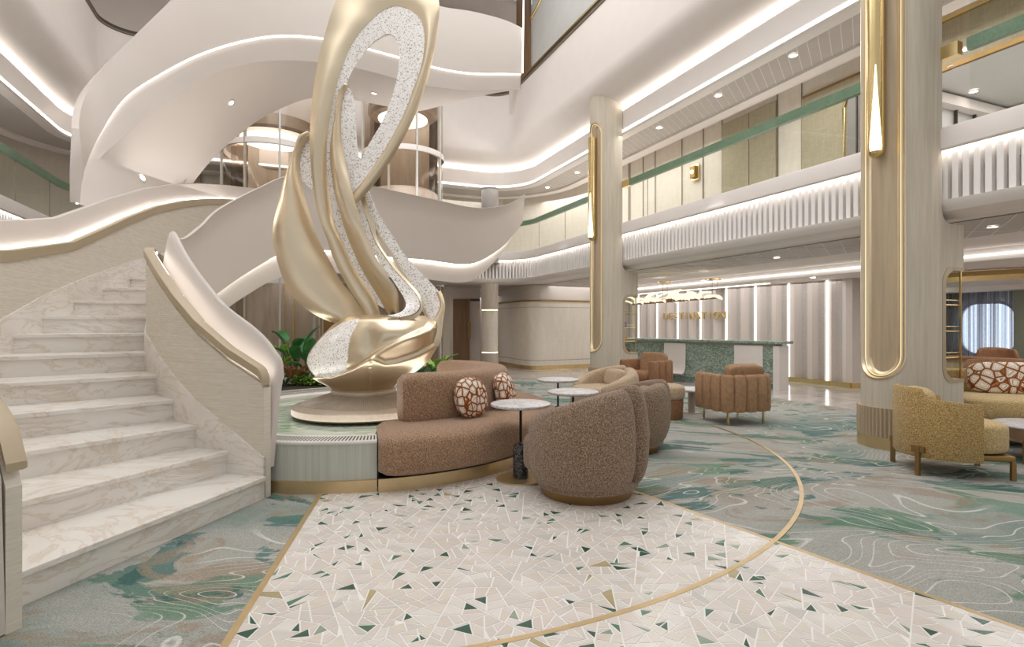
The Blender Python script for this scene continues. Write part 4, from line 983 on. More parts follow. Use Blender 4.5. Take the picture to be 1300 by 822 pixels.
# end return of the landing
US = [(108, 262), (112, 240), (124, 205), (152, 178), (182, 150), (219, 124), (258, 101), (300, 84), (350, 77), (400, 78.5), (450, 86), (520, 104), (560, 111.5), (600, 115), (640, 113.5), (660, 112.5)]
us = crom(US, 140)
UF = [(232, 262, 8.4), (238, 245, 8.6), (250, 226, 8.8), (272, 200, 9.1), (300, 174, 9.4), (325, 155, 9.6), (350, 141, 9.75), (385, 127, 9.9), (420, 123, 10.1), (460, 129, 10.4), (500, 137, 10.6), (530, 141, 10.8), (555, 136, 10.7), (585, 128, 10.5), (625, 119, 10.2), (661, 113.5, 9.9)]
uf = crom(UF, 140)
rows = []; led = []
for i, a in enumerate(ub):
    d = UBW[min(i+1, 139)]-UBW[max(i-1, 0)]; n = Vector((d.y, -d.x, 0)).normalized()
    p = UBW[i]-n*.05; q = U(us[i][0], us[i][1], a[2]+.10); f = xyz(uf[i])
    rows.append([p, p+(q-p)*.3, q]+[q+(f-q)*(j/6) for j in range(1, 7)]+[f+Vector((0, 0, .25))])
    e = UBW[i]-n*.028+Vector((0, 0, -.008)); led.append([e+n*.011+Vector((0,0,.008)), e+n*.011-Vector((0,0,.008)), e-n*.011-Vector((0,0,.008)), e-n*.011+Vector((0,0,.008))])
soff = add('soffit', grid(rows), M_WHITE, parent=flight, split=35)
add('edge_light', grid(led, cv=True, caps=True), M_LED, parent=flight, smooth=False)
sofV, sofF = grid(rows)
SOFB = BVHTree.FromPolygons([tuple(v) for v in sofV], sofF)
# back face of the landing so it reads as a solid bridge
e0 = xyz(ub[-1]); e1 = U(664, 36, 9.53)
add('landing_end', grid([[e0, e1], [Vector((.02, 11.5, e0.z+.05)), Vector((.02, 11.5, e1.z+.3))]]), M_WHITE, parent=flight, solid=.08, smooth=False)
add('end_light', tube([e0+Vector((.02, -.01, 0)), e1+Vector((.02, -.01, 1.2))], .012, 6), M_LED, parent=flight)
# ================================================================ PANORAMIC LIFTS
def lift(c, r_, label, zc, z1=6.6):
    t = thing('panoramic_lift', (c[0], c[1], 0), label, 'lift', 'glass lifts behind the stairs')
    def P(name, VF, m, **k): return add(name, VF, m, parent=t, local=True, **k)
    P('glass_shaft', lathe([(r_, .02), (r_, z1)], 60, 150, 390), M_GLASSB, recalc=False)
    for a in (150, 205, 262, 300, 345, 390): P('shaft_post', xf(box(-.03, .03, -.02, .02, 0, z1), T(r_*math.cos(R(a)), r_*math.sin(R(a)), 0, R(a))), M_GREYW if a in (205, 300, 345) else M_COLT, smooth=False)
    for z in (.1, 2.15, 2.55, 5.1): P('shaft_ring', lathe([(r_+.03, z), (r_+.03, z+.12), (r_-.03, z+.12), (r_-.03, z)], 60, 150, 390), M_WHITE2, split=30)
    car = P('car', lathe([(0, zc), (r_-.16, zc), (r_-.12, zc+.05), (r_-.12, zc+.3), (r_-.16, zc+.34), (r_-.2, zc+.36)], 60), M_WHITE2, split=30)
    add('car_roof', lathe([(r_-.2, zc+2.1), (r_-.12, zc+2.15), (r_-.12, zc+2.4), (0, zc+2.45)], 60), M_STEEL, parent=car, local=True, split=30)
    add('car_fill_glow', disc(r_-.35, zc+2.05, zc+2.08, 30), M_LED, parent=car, local=True, split=30)  # glowing disc added to brighten the dark lift interior
    add('car_glass', lathe([(r_-.18, zc+.36), (r_-.18, zc+2.1)], 60), M_GLASSB, parent=car, local=True, recalc=False)
    add('car_back', lathe([(r_-.3, zc+.1), (r_-.3, zc+2.1)], 30, 20, 160), M_COLT, parent=car, local=True)
    P('shaft_wall', lathe([(r_-.05, .02), (r_-.05, z1)], 40, 30, 150), M_COLT)
    for x in (-.12, .12): P('guide_rail', box(x-.02, x+.02, r_-.2, r_-.16, 0, z1), M_BRASS, smooth=False)
    return t
lift((-5.45, 12.6), 1.05, 'bronze glass lift shaft on the left behind the stair ribbon', 3.4)
lift((-2.55, 12.9), .92, 'bronze glass lift shaft right behind the gold sculpture', 4.0)
# ================================================================ CURVED SOFA
sofa = thing('curved_sofa', (CX+1.5, CY-.6, 0), 'long curved caramel boucle sofa wrapped around the fountain rim', 'sofa')
def arcpad(c, a0, a1, n, sec, taper=.0):
    rows = []
    for i in range(n+1):
        a = R(a0+(a1-a0)*i/n); f = i/n
        e = min(1, min(f, 1-f)*n/3.0) if taper else 1
        k = .80+.20*math.sqrt(max(0, 1-(1-e)**2)) if taper else 1
        S_ = sec(f); cr = sum(p[0] for p in S_)/len(S_); cz = sum(p[1] for p in S_)/len(S_)
        rows.append([(c[0]+(cr+(r_-cr)*k)*math.cos(a), c[1]+(cr+(r_-cr)*k)*math.sin(a), cz+(z-cz)*k) for r_, z in S_])
    return grid(rows, cv=True, caps=True)
def rsec(r0, r1, z0, z1, e=.45, n=28, belly=0):
    cr, cz, hr, hz = (r0+r1)/2, (z0+z1)/2, (r1-r0)/2, (z1-z0)/2; out = []
    for i in range(n):
        a = 2*math.pi*i/n; c, s = math.cos(a), math.sin(a)
        out.append((cr+hr*math.copysign(abs(c)**e, c)+belly*max(0, c)*(1-s*s), cz+hz*math.copysign(abs(s)**e, s)))
    return out
SC_ = (CX, CY)
add('seat', arcpad(SC_, -75, 62, 70, lambda f: rsec(1.14, 1.93, .11, .455, .38, 32, .03), .1), M_BOUCLES, parent=sofa, split=60)
add('backrest', arcpad(SC_, -66, 62, 60, lambda f: rsec(1.12, 1.42+.04*math.sin(math.pi*f), .40, .86-.03*f, .4, 32), .1), M_BOUCLES, parent=sofa, split=60)
add('plinth', arcband(SC_, 1.835, 1.86, -75, 62, .006, .11, 50), M_BRASS, parent=sofa, split=30)
def cushion(name, w, h, d, mat, loc, rz, tilt, label, cat='cushion', group=None, e=.75):
    t = thing(name, loc, label, cat, group, rz)
    VF = superell(w/2, d/2, h/2, e, e, 36, 20)
    VF = xf(VF, Matrix.Translation((0, 0, h/2)) @ Matrix.Rotation(tilt, 4, 'X'))
    add('cover', VF, mat, parent=t, local=True, split=0); 
    pts = [Matrix.Translation((0, 0, h/2)) @ Matrix.Rotation(tilt, 4, 'X') @ Vector((w/2*1.003*math.copysign(abs(math.cos(R(a)))**e, math.cos(R(a))), 0, h/2*1.003*math.copysign(abs(math.sin(R(a)))**e, math.sin(R(a))))) for a in range(0, 361, 8)]
    add('piping', tube(pts, .005, 6, False), M_BOUCLES, parent=t, local=True); return t
def polar(r_, a, z): return (CX+r_*math.cos(R(a)), CY+r_*math.sin(R(a)), z)
cushion('scatter_cushion', .36, .36, .16, M_AGATE2, polar(1.52, -42, .452), R(-42+90), R(-14), 'round-cornered brown and cream scale-patterned cushion on the sofa, the nearer of two', e=.8)
cushion('scatter_cushion', .36, .36, .16, M_AGATE2, polar(1.52, -20, .452), R(-20+90), R(-14), 'brown and cream scale-patterned cushion on the sofa, the one half hidden behind the other', e=.8)
# ================================================================ SIDE TABLES
def side_table(loc, label):
    t = thing('side_table', loc, label, 'table', 'marble pedestal side tables')
    P = lambda n, VF, m, **k: add(n, VF, m, parent=t, local=True, **k)
    P('floor_plate', disc(.20, .0, .012, 48), M_BRASS, split=30)
    P('marble_base', lathe([(0, .012), (.062, .012), (.064, .02), (.064, .24), (.055, .275), (.03, .30), (.012, .31), (0, .31)], 32), M_BMARB)
    P('stem', disc(.011, .30, .61, 14), M_BLACK, split=30)
    P('tabletop', lathe([(0, .605), (.235, .605), (.248, .612), (.25, .62), (.248, .628), (.24, .632), (0, .632)], 56), M_WMARB, split=40)
    return t
p = F(661, 610); s1 = side_table((p.x, p.y, .01), 'marble-topped side table on black bottle base beside the sofa, nearest of three')
for (x, y), z, lab in (((.60, 5.42), .006, 'marble-topped side table just behind the nearest tub chair'), ((.55, 6.6), .006, 'marble-topped side table farthest back, towards the counter wall')):
    copy_tree(s1, loc=(x, y, z), label=lab)
# ================================================================ TUB CHAIRS
def shellpad(a0, a1, n, ro, th, z0, hfun, endr=True):
    rows = []
    for i in range(n+1):
        a = a0+(a1-a0)*i/n; f = i/n; L = R(abs(a1-a0))*ro
        d = min(f, 1-f)*L; q = min(1, d/(th*.5)); k = math.sqrt(max(.0025, 1-(1-q)**2))
        z1 = hfun(a); cr = ro-th/2; cz = (z0+z1)/2; hz = (z1-z0)/2
        row = []
        for j in range(30):
            w = 2*math.pi*j/30; c, s = math.cos(w), math.sin(w)
            zz = cz+hz*(1-(1-k)*.35)*math.copysign(abs(s)**.42, s)
            rr = cr+th/2*k*math.copysign(abs(c)**.6, c)
            u = (zz-z0)/max(.01, .8-z0); rr += .045*math.sin(math.pi*min(1, max(0, u*.95+.05)))-.03
            row.append((rr*math.cos(R(a)), rr*math.sin(R(a)), zz))
        rows.append(row)
    return grid(rows, cv=True, caps=True)
def tub_chair(loc, rz, label, hb=.84, ha=.56, mat=None, sc=1, wide=1):
    m1 = mat or M_BOUCLE
    t = thing('tub_chair', loc, label, 'armchair', 'round boucle tub chairs', rz)
    P = lambda n, VF, m, **k: add(n, VF, m, parent=t, local=True, **k)
    def h(a):                                                         # 90 = back, falls to the arm ends
        f = min(1, abs(a-90)/150); return hb-(hb-ha)*f**1.7
    P('left_wrap', shellpad(92, 228, 44, .46, .17, .105, h), m1, split=0)
    P('right_wrap', shellpad(86, -48, 44, .45, .17, .105, lambda a: h(a)-.02), m1, split=0)
    P('seat_cushion', xf(superell(.33, .36, .15, .35, .75, 40, 16), T(0, -.13, .29)), m1, split=0)
    P('back_pillow', xf(superell(.22, .09, .13, .6, .6, 30, 14), T(0, .2, .52, 0, R(-12))), m1, split=0)
    P('base_band', lathe([(0, .07), (.375, .07), (.39, .085), (.39, .125), (.37, .135), (0, .135)], 60), m1, split=40)
    P('plinth', lathe([(0, 0), (.335, 0), (.345, .01), (.36, .07), (0, .07)], 60), M_BRASSD, split=40)
    return t
def face(vx, vy): return math.atan2(vx, -vy)
tub_chair((.57, 4.23, .01), R(233), 'round caramel boucle tub chair seen from behind, nearest in the middle', .84, .56)
t2 = tub_chair((1.17, 5.72, .006), R(254), 'round caramel boucle tub chair, the second one behind the nearest', .72, .50)
t3 = tub_chair((1.30, 7.7, .006), R(298), 'pale boucle tub chair turned to show its seat, beside the far pillar', .70, .42, M_BOUCLEL)
# ================================================================ BARREL ARMCHAIRS
def barrel_chair(loc, rz, label, mat):
    t = thing('barrel_armchair', loc, label, 'armchair', 'channel-tufted armchairs', rz)
    P = lambda n, VF, m, **k: add(n, VF, m, parent=t, local=True, **k)
    # local front = -y; channelled wall: straight arms, rounded back corners
    pl = [(-.45, -.36), (-.45, -.1), (-.45, .12)]+[(-.22+.23*math.cos(R(a)), .17+.23*math.sin(R(a))) for a in range(170, 89, -10)]+[(-.11, .41), (0, .415), (.11, .41)]+[(.22+.23*math.cos(R(a)), .17+.23*math.sin(R(a))) for a in range(90, 9, -10)]+[(.45, .12), (.45, -.1), (.45, -.36)]
    pl = crom(pl, 90); 
    ds = [0]
    for a, b in zip(pl, pl[1:]): ds.append(ds[-1]+math.dist(a, b))
    def wall(s0, s1):
        rows = []; Q = []
        for i in range(9):
            s = s0+(s1-s0)*i/8; k = max(j for j in range(len(ds)) if ds[j] <= s+1e-9); k = min(k, len(ds)-2)
            f = (s-ds[k])/(ds[k+1]-ds[k]); p = (pl[k][0]+(pl[k+1][0]-pl[k][0])*f, pl[k][1]+(pl[k+1][1]-pl[k][1])*f)
            d = Vector((pl[k+1][0]-pl[k][0], pl[k+1][1]-pl[k][1])).normalized(); n = Vector((-d.y, d.x))
            u = i/8; e = math.sin(math.pi*min(1, max(0, u)))**.4 if 0 < u < 1 else 0
            o = .0+.032*e; b = .014-.014*e
            rows.append([(p[0]+n.x*q, p[1]+n.y*q, z) for q, z in ((o-.01, .17+b), (o, .2), (o+.004, .4), (o, .62-b), (o-.03, .645-b), (-.08, .645-b), (-.1, .62-b), (-.1, .2), (-.08, .17+b))])
        return grid(rows, cv=True, caps=True)
    L = ds[-1]; n = 11
    P('channelled_back', join(*[wall(L*i/n, L*(i+1)/n) for i in range(n)]), mat, split=60)
    P('seat_base', xf(box(-.36, .36, -.36, .30, .17, .3), T(0, 0, 0)), mat, bevel=.03)
    P('seat_cushion', xf(superell(.35, .36, .085, .4, .35, 36, 14), T(0, -.05, .37)), mat, split=0)
    P('back_pillow', xf(superell(.33, .09, .2, .35, .3, 40, 18), T(0, .22, .57, 0, R(-12))), M_VELV, split=0)
    for sx in (-1, 1):
        for sy, y in ((1, .28), (-1, -.3)):
            P('leg', box(sx*.33-.013, sx*.33+.013, y-.013, y+.013, 0, .18), M_GOLD, smooth=False)
    t.scale = (.82, .85, 1)
    return t
p = F(935, 531)
barrel_chair((2.93, 7.3, .006), face(-.30, 1) , 'tan velvet channel-backed armchair on thin gold legs, seen from behind in front of the reception', M_VELV)
barrel_chair((2.42, 9.9, .006), face(-.8, -.6), 'russet channel-backed armchair with a pale pillow, facing us beside the far pillar', M_VELVB)
# low table and pouf between the armchairs
q = F(878, 525)
lt = thing('low_table', (q.x, q.y, .006), 'small round white marble low table on a thick grey stem beside the tan armchair', 'table')
add('tabletop', lathe([(0, .325), (.25, .325), (.27, .335), (.27, .35), (.26, .355), (0, .355)], 50), M_WMARB, parent=lt, local=True, split=40)
add('stem', disc(.05, .0, .325, 24), M_COLT, parent=lt, local=True, split=30)
add('foot', disc(.13, .0, .012, 32), M_COLT, parent=lt, local=True, split=30)
pf = thing('ottoman', (2.12, 7.55, .006), 'small round brown-topped ottoman tucked behind the second tub chair', 'ottoman')
add('cushion', xf(superell(.24, .24, .11, .5, 1, 36, 14), T(0, 0, .36)), M_BOUCLEL, parent=pf, local=True, split=0)
add('base_drum', lathe([(0, .0), (.2, 0), (.21, .02), (.22, .27), (0, .27)], 40), M_VELVB, parent=pf, local=True, split=40)
# ================================================================ MUSTARD CHAIR AND SOFA
mc = thing('lounge_armchair', (3.80, 4.86, .006), 'mustard boucle armchair with stepped back and bronze legs, seen from behind at right', 'armchair', None, face(.97, -.23))
P = lambda n, VF, m, **k: add(n, VF, m, parent=mc, local=True, **k)
def ustep(a):                                                          # height: tall back, lower arms
    f = abs(a-90); s = 1/(1+math.exp(-(f-42)/1.1)); return .74-(.085+.03*min(1, max(0, (f-40)/80)))*s
def upan(ri, ro, z0, hf, a0, a1, n=100):
    rows = []
    for i in range(n+1):
        a = a0+(a1-a0)*i/n; z1 = hf(a)
        # squared-off horseshoe: blend of circle and straight arms
        def pos(r_):
            if a > 180: return (-r_, -(a-180)/90*.24)
            if a < 0: return (r_, (a)/90*.24)
            return (r_*math.cos(R(a)), r_*math.sin(R(a)))
        (x0, y0), (x1, y1) = pos(ri), pos(ro)
        e = .022
        rows.append([(x0, y0, z0+e), (x0+(x1-x0)*.2, y0+(y1-y0)*.2, z0), (x0+(x1-x0)*.8, y0+(y1-y0)*.8, z0), (x1, y1, z0+e), (x1, y1, (z0+z1)/2), (x1, y1, z1-e), (x0+(x1-x0)*.8, y0+(y1-y0)*.8, z1), (x0+(x1-x0)*.2, y0+(y1-y0)*.2, z1), (x0, y0, z1-e)])
    return grid(rows, cv=True, caps=True)
P('shell_back', upan(.305, .365, .15, ustep, -45, 225), M_MUST, split=50)
P('seat_cushion', xf(superell(.29, .33, .13, .3, .8, 44, 16), T(0, -.11, .33)), M_MUSTL, split=0)
P('back_cushion', xf(superell(.22, .08, .15, .5, .5, 34, 14), T(0, .19, .58, 0, R(-10))), M_MUSTL, split=0)
P('seat_frame', xf(box(-.26, .26, -.40, .1, .15, .2), T(0, 0, 0)), M_BRASSD, bevel=.01)
for a, rr in ((51, .383), (129, .383)):
    lg = P('leg', xf(box(-.016, .016, -.016, .016, 0, .24), T(rr*math.cos(R(a)), rr*math.sin(R(a)), 0, R(a))), M_BRASSD, smooth=False)
    add('bracket', xf(box(-.012, .014, -.05, .05, .2, .25), T(rr*math.cos(R(a))*.99, rr*math.sin(R(a))*.99, 0, R(a))), M_BRASSD, parent=lg, local=True, smooth=False)
for x in (-.25, .25): P('leg', box(x-.016, x+.016, -.40, -.368, 0, .16), M_BRASSD, smooth=False)
ms = thing('lounge_sofa', (5.62, 6.05, .006), 'pale mustard sofa with rounded low arms behind the coffee table at far right', 'sofa', None, face(-.35, -1))
P = lambda n, VF, m, **k: add(n, VF, m, parent=ms, local=True, **k)
def sofaw(a):
    f = abs(a-90); s = 1/(1+math.exp(-(f-60)/1.5)); return .76-.13*s
rows = []
def spos(a, r_):
    if a > 180: x, y = -r_, -(a-180)/90*.45
    elif a < 0: x, y = r_, a/90*.45
    else: x, y = r_*math.copysign(abs(math.cos(R(a)))**.55, math.cos(R(a))), r_*abs(math.sin(R(a)))**.55
    return x*1.95, y
for i in range(121):
    a = -60+300*i/120; z1 = sofaw(a); (x0, y0), (x1, y1) = spos(a, .36), spos(a, .43)
    rows.append([(x0, y0, .17), (x1, y1, .17), (x1, y1, z1-.02), (x0+(x1-x0)*.7, y0+(y1-y0)*.7, z1), (x0+(x1-x0)*.3, y0+(y1-y0)*.3, z1), (x0, y0, z1-.02)])
P('shell_back', grid(rows, cv=True, caps=True), M_MUST, split=50)
P('seat_cushion', xf(superell(.69, .42, .13, .3, .4, 50, 16), T(0, -.1, .38)), M_MUSTL, split=0)
P('seat_base', xf(superell(.69, .40, .09, .3, .4, 50, 12), T(0, -.1, .25)), M_MUST, split=0)
P('seat_frame', box(-.66, .66, -.42, .2, .13, .17), M_BRASSD, bevel=.01)
for x in (-.62, .62):
    for y in (-.4, .18): P('leg', box(x-.016, x+.016, y-.016, y+.016, 0, .14), M_BRASSD, smooth=False)
cushion('bolster_cushion', .86, .36, .17, M_AGATE, tuple((Matrix.Translation((5.62, 6.05, .5)) @ Matrix.Rotation(face(-.35, -1), 4, 'Z')) @ Vector((-.02, .17, .0))), face(-.35, -1), R(-14), 'wide rust and cream agate-patterned cushion on the pale mustard sofa', e=.45)
ct = thing('coffee_table', (5.02, 5.2, .006), 'round white-topped coffee table with bronze legs at the right edge', 'table')
P = lambda n, VF, m, **k: add(n, VF, m, parent=ct, local=True, **k)
P('tabletop', lathe([(0, .315), (.37, .315), (.38, .325), (.38, .335), (.37, .34), (0, .34)], 60), M_WMARB, split=40)
P('apron', lathe([(.36, .22), (.375, .22), (.375, .315), (.36, .315)], 60), M_WOODB, split=40)
P('lower_tray', disc(.34, .215, .225, 50), M_BRASSD, split=30)
for a in (30, 120, 205, 300): P('leg', xf(box(-.014, .014, -.014, .014, 0, .3), T(.35*math.cos(R(a)), .35*math.sin(R(a)), 0, R(a))), M_BRASSD, smooth=False)
# ================================================================ RIGHT-HAND ROOM FURNITURE
ca, cb = Vector((RP(1205, 470, 5.0).x, RP(1205, 470, 5.0).y)), Vector((W(5.0, 0).x, W(5.0, 0).y))
tz = RP(1262, 454, 5.0).z
bc = thing('bar_counter', (cb.x, cb.y, 0), 'light wood ribbed counter in front of the curtained window', 'counter')
add('front_panel', obox(cb, ca, .35, .12, tz-.05, -1), M_WOODL, parent=bc, smooth=False)
dd = (ca-cb); n_ = int(dd.length/.06); dn = dd.normalized(); nn = Vector((dn.y, -dn.x))
add('ribs', join(*[disc(.018, .12, tz-.06, 8, tuple(cb+dn*(i+.5)*.06+nn*(.0))) for i in range(n_)]), M_WOODL, parent=bc)
add('countertop', obox(cb+nn*.06, ca+nn*.06, .5, tz-.05, tz, -1), M_VELVB, parent=bc, smooth=False, bevel=.008)
add('kick_base', obox(cb-nn*.05, ca-nn*.05, .25, 0, .12, -1), M_DARK, parent=bc, smooth=False)
def bucket(loc, rz, label, mat, s=1):
    t = thing('bucket_chair', loc, label, 'chair', 'brown chairs near the wooden counter', rz)
    P = lambda n, VF, m, **k: add(n, VF, m, parent=t, local=True, **k)
    P('backrest', shellpad(15, 165, 40, .36, .08, .38, lambda a: .80+.05*math.sin(R(a))), mat, split=0)
    P('seat', xf(superell(.3, .3, .09, .4, .8, 34, 12), T(0, -.03, .38)), mat, split=0)
    for x in (-.2, .2):
        for y in (-.2, .2): P('leg', tube([(x*1.1, y*1.1, 0), (x, y, .32)], .014, 8), M_BRASSD)
    return t
q = U(1259, 480, 7.4); b1 = bucket((q.x, q.y, .0), face(.5, 1), 'brown curved-back chair standing at the wooden counter', M_VELVB)
q = U(1270, 470, 10.2); copy_tree(b1, loc=(q.x, q.y, 0), rz=face(-.3, -1), label='brown rounded chair half hidden behind the wooden counter')
# ================================================================ RECEPTION DESK
da, db = Vector((2.75, 13.45)), Vector((5.15, 10.65)); u = (db-da).normalized(); v = Vector((u.y, -u.x))   # v points to us
if v.y > 0: v = -v
ln = (db-da).length
desk = thing('reception_desk', ((da.x+db.x)/2, (da.y+db.y)/2, 0), 'green marble reception desk with two curved white panels beneath the gold lettering', 'desk')
def D(s, o, z): p_ = da+u*s+v*o; return (p_.x, p_.y, z)
def dslab(s0, s1, prof): return grid([[D(s0, o, z) for o, z in prof], [D(s1, o, z) for o, z in prof]], cv=True, caps=True)
add('front', dslab(0, ln-.1, [(-.35, .0), (-.06, .0), (-.06, .1), (0, .12), (0, .86), (-.35, .86)]), M_GMARB, parent=desk, smooth=False)
add('countertop', dslab(-.1, ln+.1, [(-.42, .90), (.06, .90), (.07, .91), (.07, .945), (.06, .955), (-.42, .955)]), M_GMARB, parent=desk, smooth=False)
add('counter_recess', dslab(0, ln-.08, [(-.35, .86), (-.03, .86), (-.03, .90), (-.35, .90)]), M_PANEL, parent=desk, smooth=False)
def onDesk(x):
    k = (x-650)/700; s = (k*(da.y+v.y*.0)-da.x)/(u.x-k*u.y); return s
def cpanel(x0, x1, name, curl):
    s0, s1 = onDesk(x0), onDesk(x1); rows = []
    prof = [(.03, .86), (.035, .5), (.04, .38)]+([(.06, .28), (.10, .22), (.15, .2)] if curl else [(.045, .2), (.05, .08)])
    P2_ = crom(prof, 24)
    rows = []
    for i in range(13):
        f = i/12; edge = min(1, min(f, 1-f)/.25); rows.append([D(s0+(s1-s0)*f, o, max(.06, z+(1-edge)**2*(.12 if (curl and f < .5) else 0)*(1 if z < .4 else 0))) for o, z in P2_])
    add(name, grid(rows), M_WHITE2, parent=desk, solid=.02, split=50)
cpanel(844, 871, 'curved_panel', True); cpanel(933, 969, 'curved_panel', False)
add('end_cabinet', dslab(ln-.1, ln+.02, [(-.4, 0), (.02, 0), (.02, .86), (-.4, .86)]), M_WHITE2, parent=desk, smooth=False)
# gold lettering DESTINATION
sg = thing('wall_sign', tuple(RP(881, 400, 4.3)), 'gold raised DESTINATION lettering on the fluted reception wall', 'sign')
word = 'DESTINATION'; sL, sR = SOF(845.5, 4.36), SOF(918.5, 4.36)
for i, ch in enumerate(word):
    cu = bpy.data.curves.new('glyph', 'FONT'); cu.body = ch; cu.size = .31; cu.extrude = .012; cu.bevel_depth = .006; cu.align_x = 'CENTER'
    tmp = bpy.data.objects.new('glyph', cu); COL.objects.link(tmp)
    bpy.context.view_layer.update()
    me = tmp.to_mesh(); Vv = [v_.co.copy() for v_ in me.vertices]; Ff = [tuple(p_.vertices) for p_ in me.polygons]
    tmp.to_mesh_clear(); bpy.data.objects.remove(tmp); bpy.data.curves.remove(cu)
    s = sL+(sR-sL)*i/(len(word)-1); o_ = W(4.34, s, 1.43)
    ex, ez, ey = -AX.to_3d(), Vector((0, 0, 1)), -NX.to_3d()
    add('letter', ([o_+ex*c.x+ez*c.y*.86+ey*c.z for c in Vv], Ff), M_GOLD, parent=sg, smooth=False)
# chandelier
ch = thing('linear_chandelier', tuple(U(855, 384, 11.2)), 'long gold chandelier with glowing crystal petals above the reception desk', 'chandelier')
ea, eb = U(803, 386.5, 12.6), U(911, 378.3, 11.2)
add('rod', tube([ea, eb], .022, 10), M_BRASSD, parent=ch)
add('centre_bar', tube([ea.lerp(eb, .36)+Vector((0, -.03, .04)), ea.lerp(eb, .52)+Vector((0, -.03, .04))], .03, 10), M_BRASSD, parent=ch)
for f in (.41, .97):
    b = ea.lerp(eb, f); zc = 2.2
    for o in (-.05, .05): add('suspension_wire', tube([(b.x+o, b.y, b.z), (b.x+o, b.y, zc)], .004, 5), M_BRASSD, parent=ch)
    add('canopy', disc(.14, zc-.02, zc+.015, 24, (b.x, b.y)), M_GOLD, parent=ch, split=30)
rl = random.Random(3)
for i in range(26):
    f = .0+.9*i/25; b = ea.lerp(eb, f); dr_ = (eb-ea).normalized()
    L_ = rl.uniform(.28, .44); wv_ = rl.uniform(.05, .08); up = rl.uniform(-.5, 1.0); sd_ = rl.choice((-1, 1))
    side = Vector((dr_.y, -dr_.x, 0)).normalized()*sd_
    dirn = (dr_*rl.choice((-1, 1))*rl.uniform(.7, 1)+side*rl.uniform(.15, .5)+Vector((0, 0, up*.5))).normalized()
    q_ = dirn.cross(Vector((0, 0, 1))).normalized(); 
    rows = []
    for k in range(9):
        g = k/8; w_ = wv_*math.sin(math.pi*min(1, g*.9+.1))**.7; c_ = b+dirn*L_*g+Vector((0, 0, .06*math.sin(g*3)))
        rows.append([c_-q_*w_+Vector((0, 0, .035)), c_-q_*w_*.4, c_+q_*w_*.4, c_+q_*w_+Vector((0, 0, .035))])
    add('crystal_petal', grid(rows), M_CHAND, parent=ch, solid=.008, recalc=False)
# ================================================================ GALLERY WALL LAMPS, DOWNLIGHTS
def wlamp(p, nrm_, label):
    rz = math.atan2(nrm_.y, nrm_.x)
    t = thing('wall_lamp', tuple(p), label, 'lamp', 'square gold wall lamps on the gallery', rz)
    P = lambda n, VF, m, **k: add(n, VF, m, parent=t, local=True, **k)
    P('backplate', box(0, .02, -.11, .11, -.17, .17), M_GOLD, smooth=False, bevel=.004)
    P('shade', box(.02, .09, -.07, .07, -.12, .12), M_BRASSD, smooth=False, bevel=.006)
    P('lens', xf(lathe([(0, 0), (.04, 0), (.03, .03), (0, .035)], 20), T(.09, 0, 0, 0, 0, R(90))), M_WARM)
    return t
wlamp(RP(883, 219, 1.76), -NX, 'square gold wall lamp between the two gold-lit pillars, upper gallery')
wlamp(RP(716, 283, 1.76), -NX, 'square gold wall lamp on the upper gallery left of the far pillar')
k_ = (39-650)/700; Yl = (6.172-11.95)/(.924*k_+.383)
wlamp(U(39, 259, Yl), NX, 'square gold wall lamp on the upper left gallery')
def dl(p, n, label, group, r_=.05):
    p = Vector(p); q = n.to_track_quat('Z', 'Y').to_matrix().to_4x4(); M_ = Matrix.Translation(p) @ q
    t = bpy.data.objects.new('downlight', None); t.empty_display_size = .05; COL.objects.link(t); t.location = p
    tag(t, label, 'ceiling light', group); ROOT[t.name] = Matrix.Translation(p).inverted()
    add('trim_ring', xf(lathe([(r_, -.004), (r_+.018, -.004), (r_+.018, .008), (r_, .008)], 24), M_), M_WHITE2, parent=t, split=30)
    add('lens', xf(disc(r_, -.003, .004, 20), M_), M_SPOT, parent=t, split=30)
    return t
def atz(x, y, z): return U(x, y, (z-EYE)*700/(411-y))
DN = Vector((0, 0, -1))
for (x, y), w_ in (((293, 130), 'upper downlight of the pair on the curved flight underside left of the sculpture'), ((180, 226), 'lower left downlight on the curved flight underside'), ((475, 118), 'downlight on the flight underside seen through the sculpture loop')):
    o_ = Vector((0, 0, EYE)); d_ = (U(x, y, 1)-o_).normalized(); h_ = SOFB.ray_cast(o_, d_)
    if h_[0] is not None:
        n_ = h_[1]; n_ = n_ if n_.dot(d_) < 0 else -n_
        dl(h_[0]+n_*.006, n_, w_, 'downlights under the upper flight', .042)
names = ['leftmost', 'second from the left', 'third from the left', 'fourth from the left', 'rightmost']
for (x, y), w_ in zip(((695, 238), (733, 219), (837, 162), (912, 121), (1007, 70)), names):
    dl(atz(x, y, 5.07), DN, w_+' downlight in the row on the grey planked gallery ceiling', 'downlights in the planked gallery ceiling', .055)
for (x, y), w_ in (((1210, 85), 'upper left'), ((1226, 62), 'topmost'), ((1236, 116), 'lowest')):
    dl(atz(x, y, 4.59), DN, w_+' of three downlights in the pale ceiling behind the right glass', 'downlights behind the right glass', .05)
for (x, y, z), w_ in (((986, 327, 2.385), 'downlight in the planked lounge ceiling left of the near pillar'), ((1260, 288, 2.385), 'downlight in the planked lounge ceiling right of the near pillar'), ((838, 363, 2.21), 'left downlight above the reception lettering'), ((893, 356, 2.21), 'middle downlight above the reception lettering'), ((965, 361, 2.21), 'right downlight before the fluted reception wall'), ((1032, 353, 2.21), 'downlight above the right end of the fluted reception wall')):
    dl(atz(x, y, z), DN, w_, 'downlights in the lounge ceiling', .05)
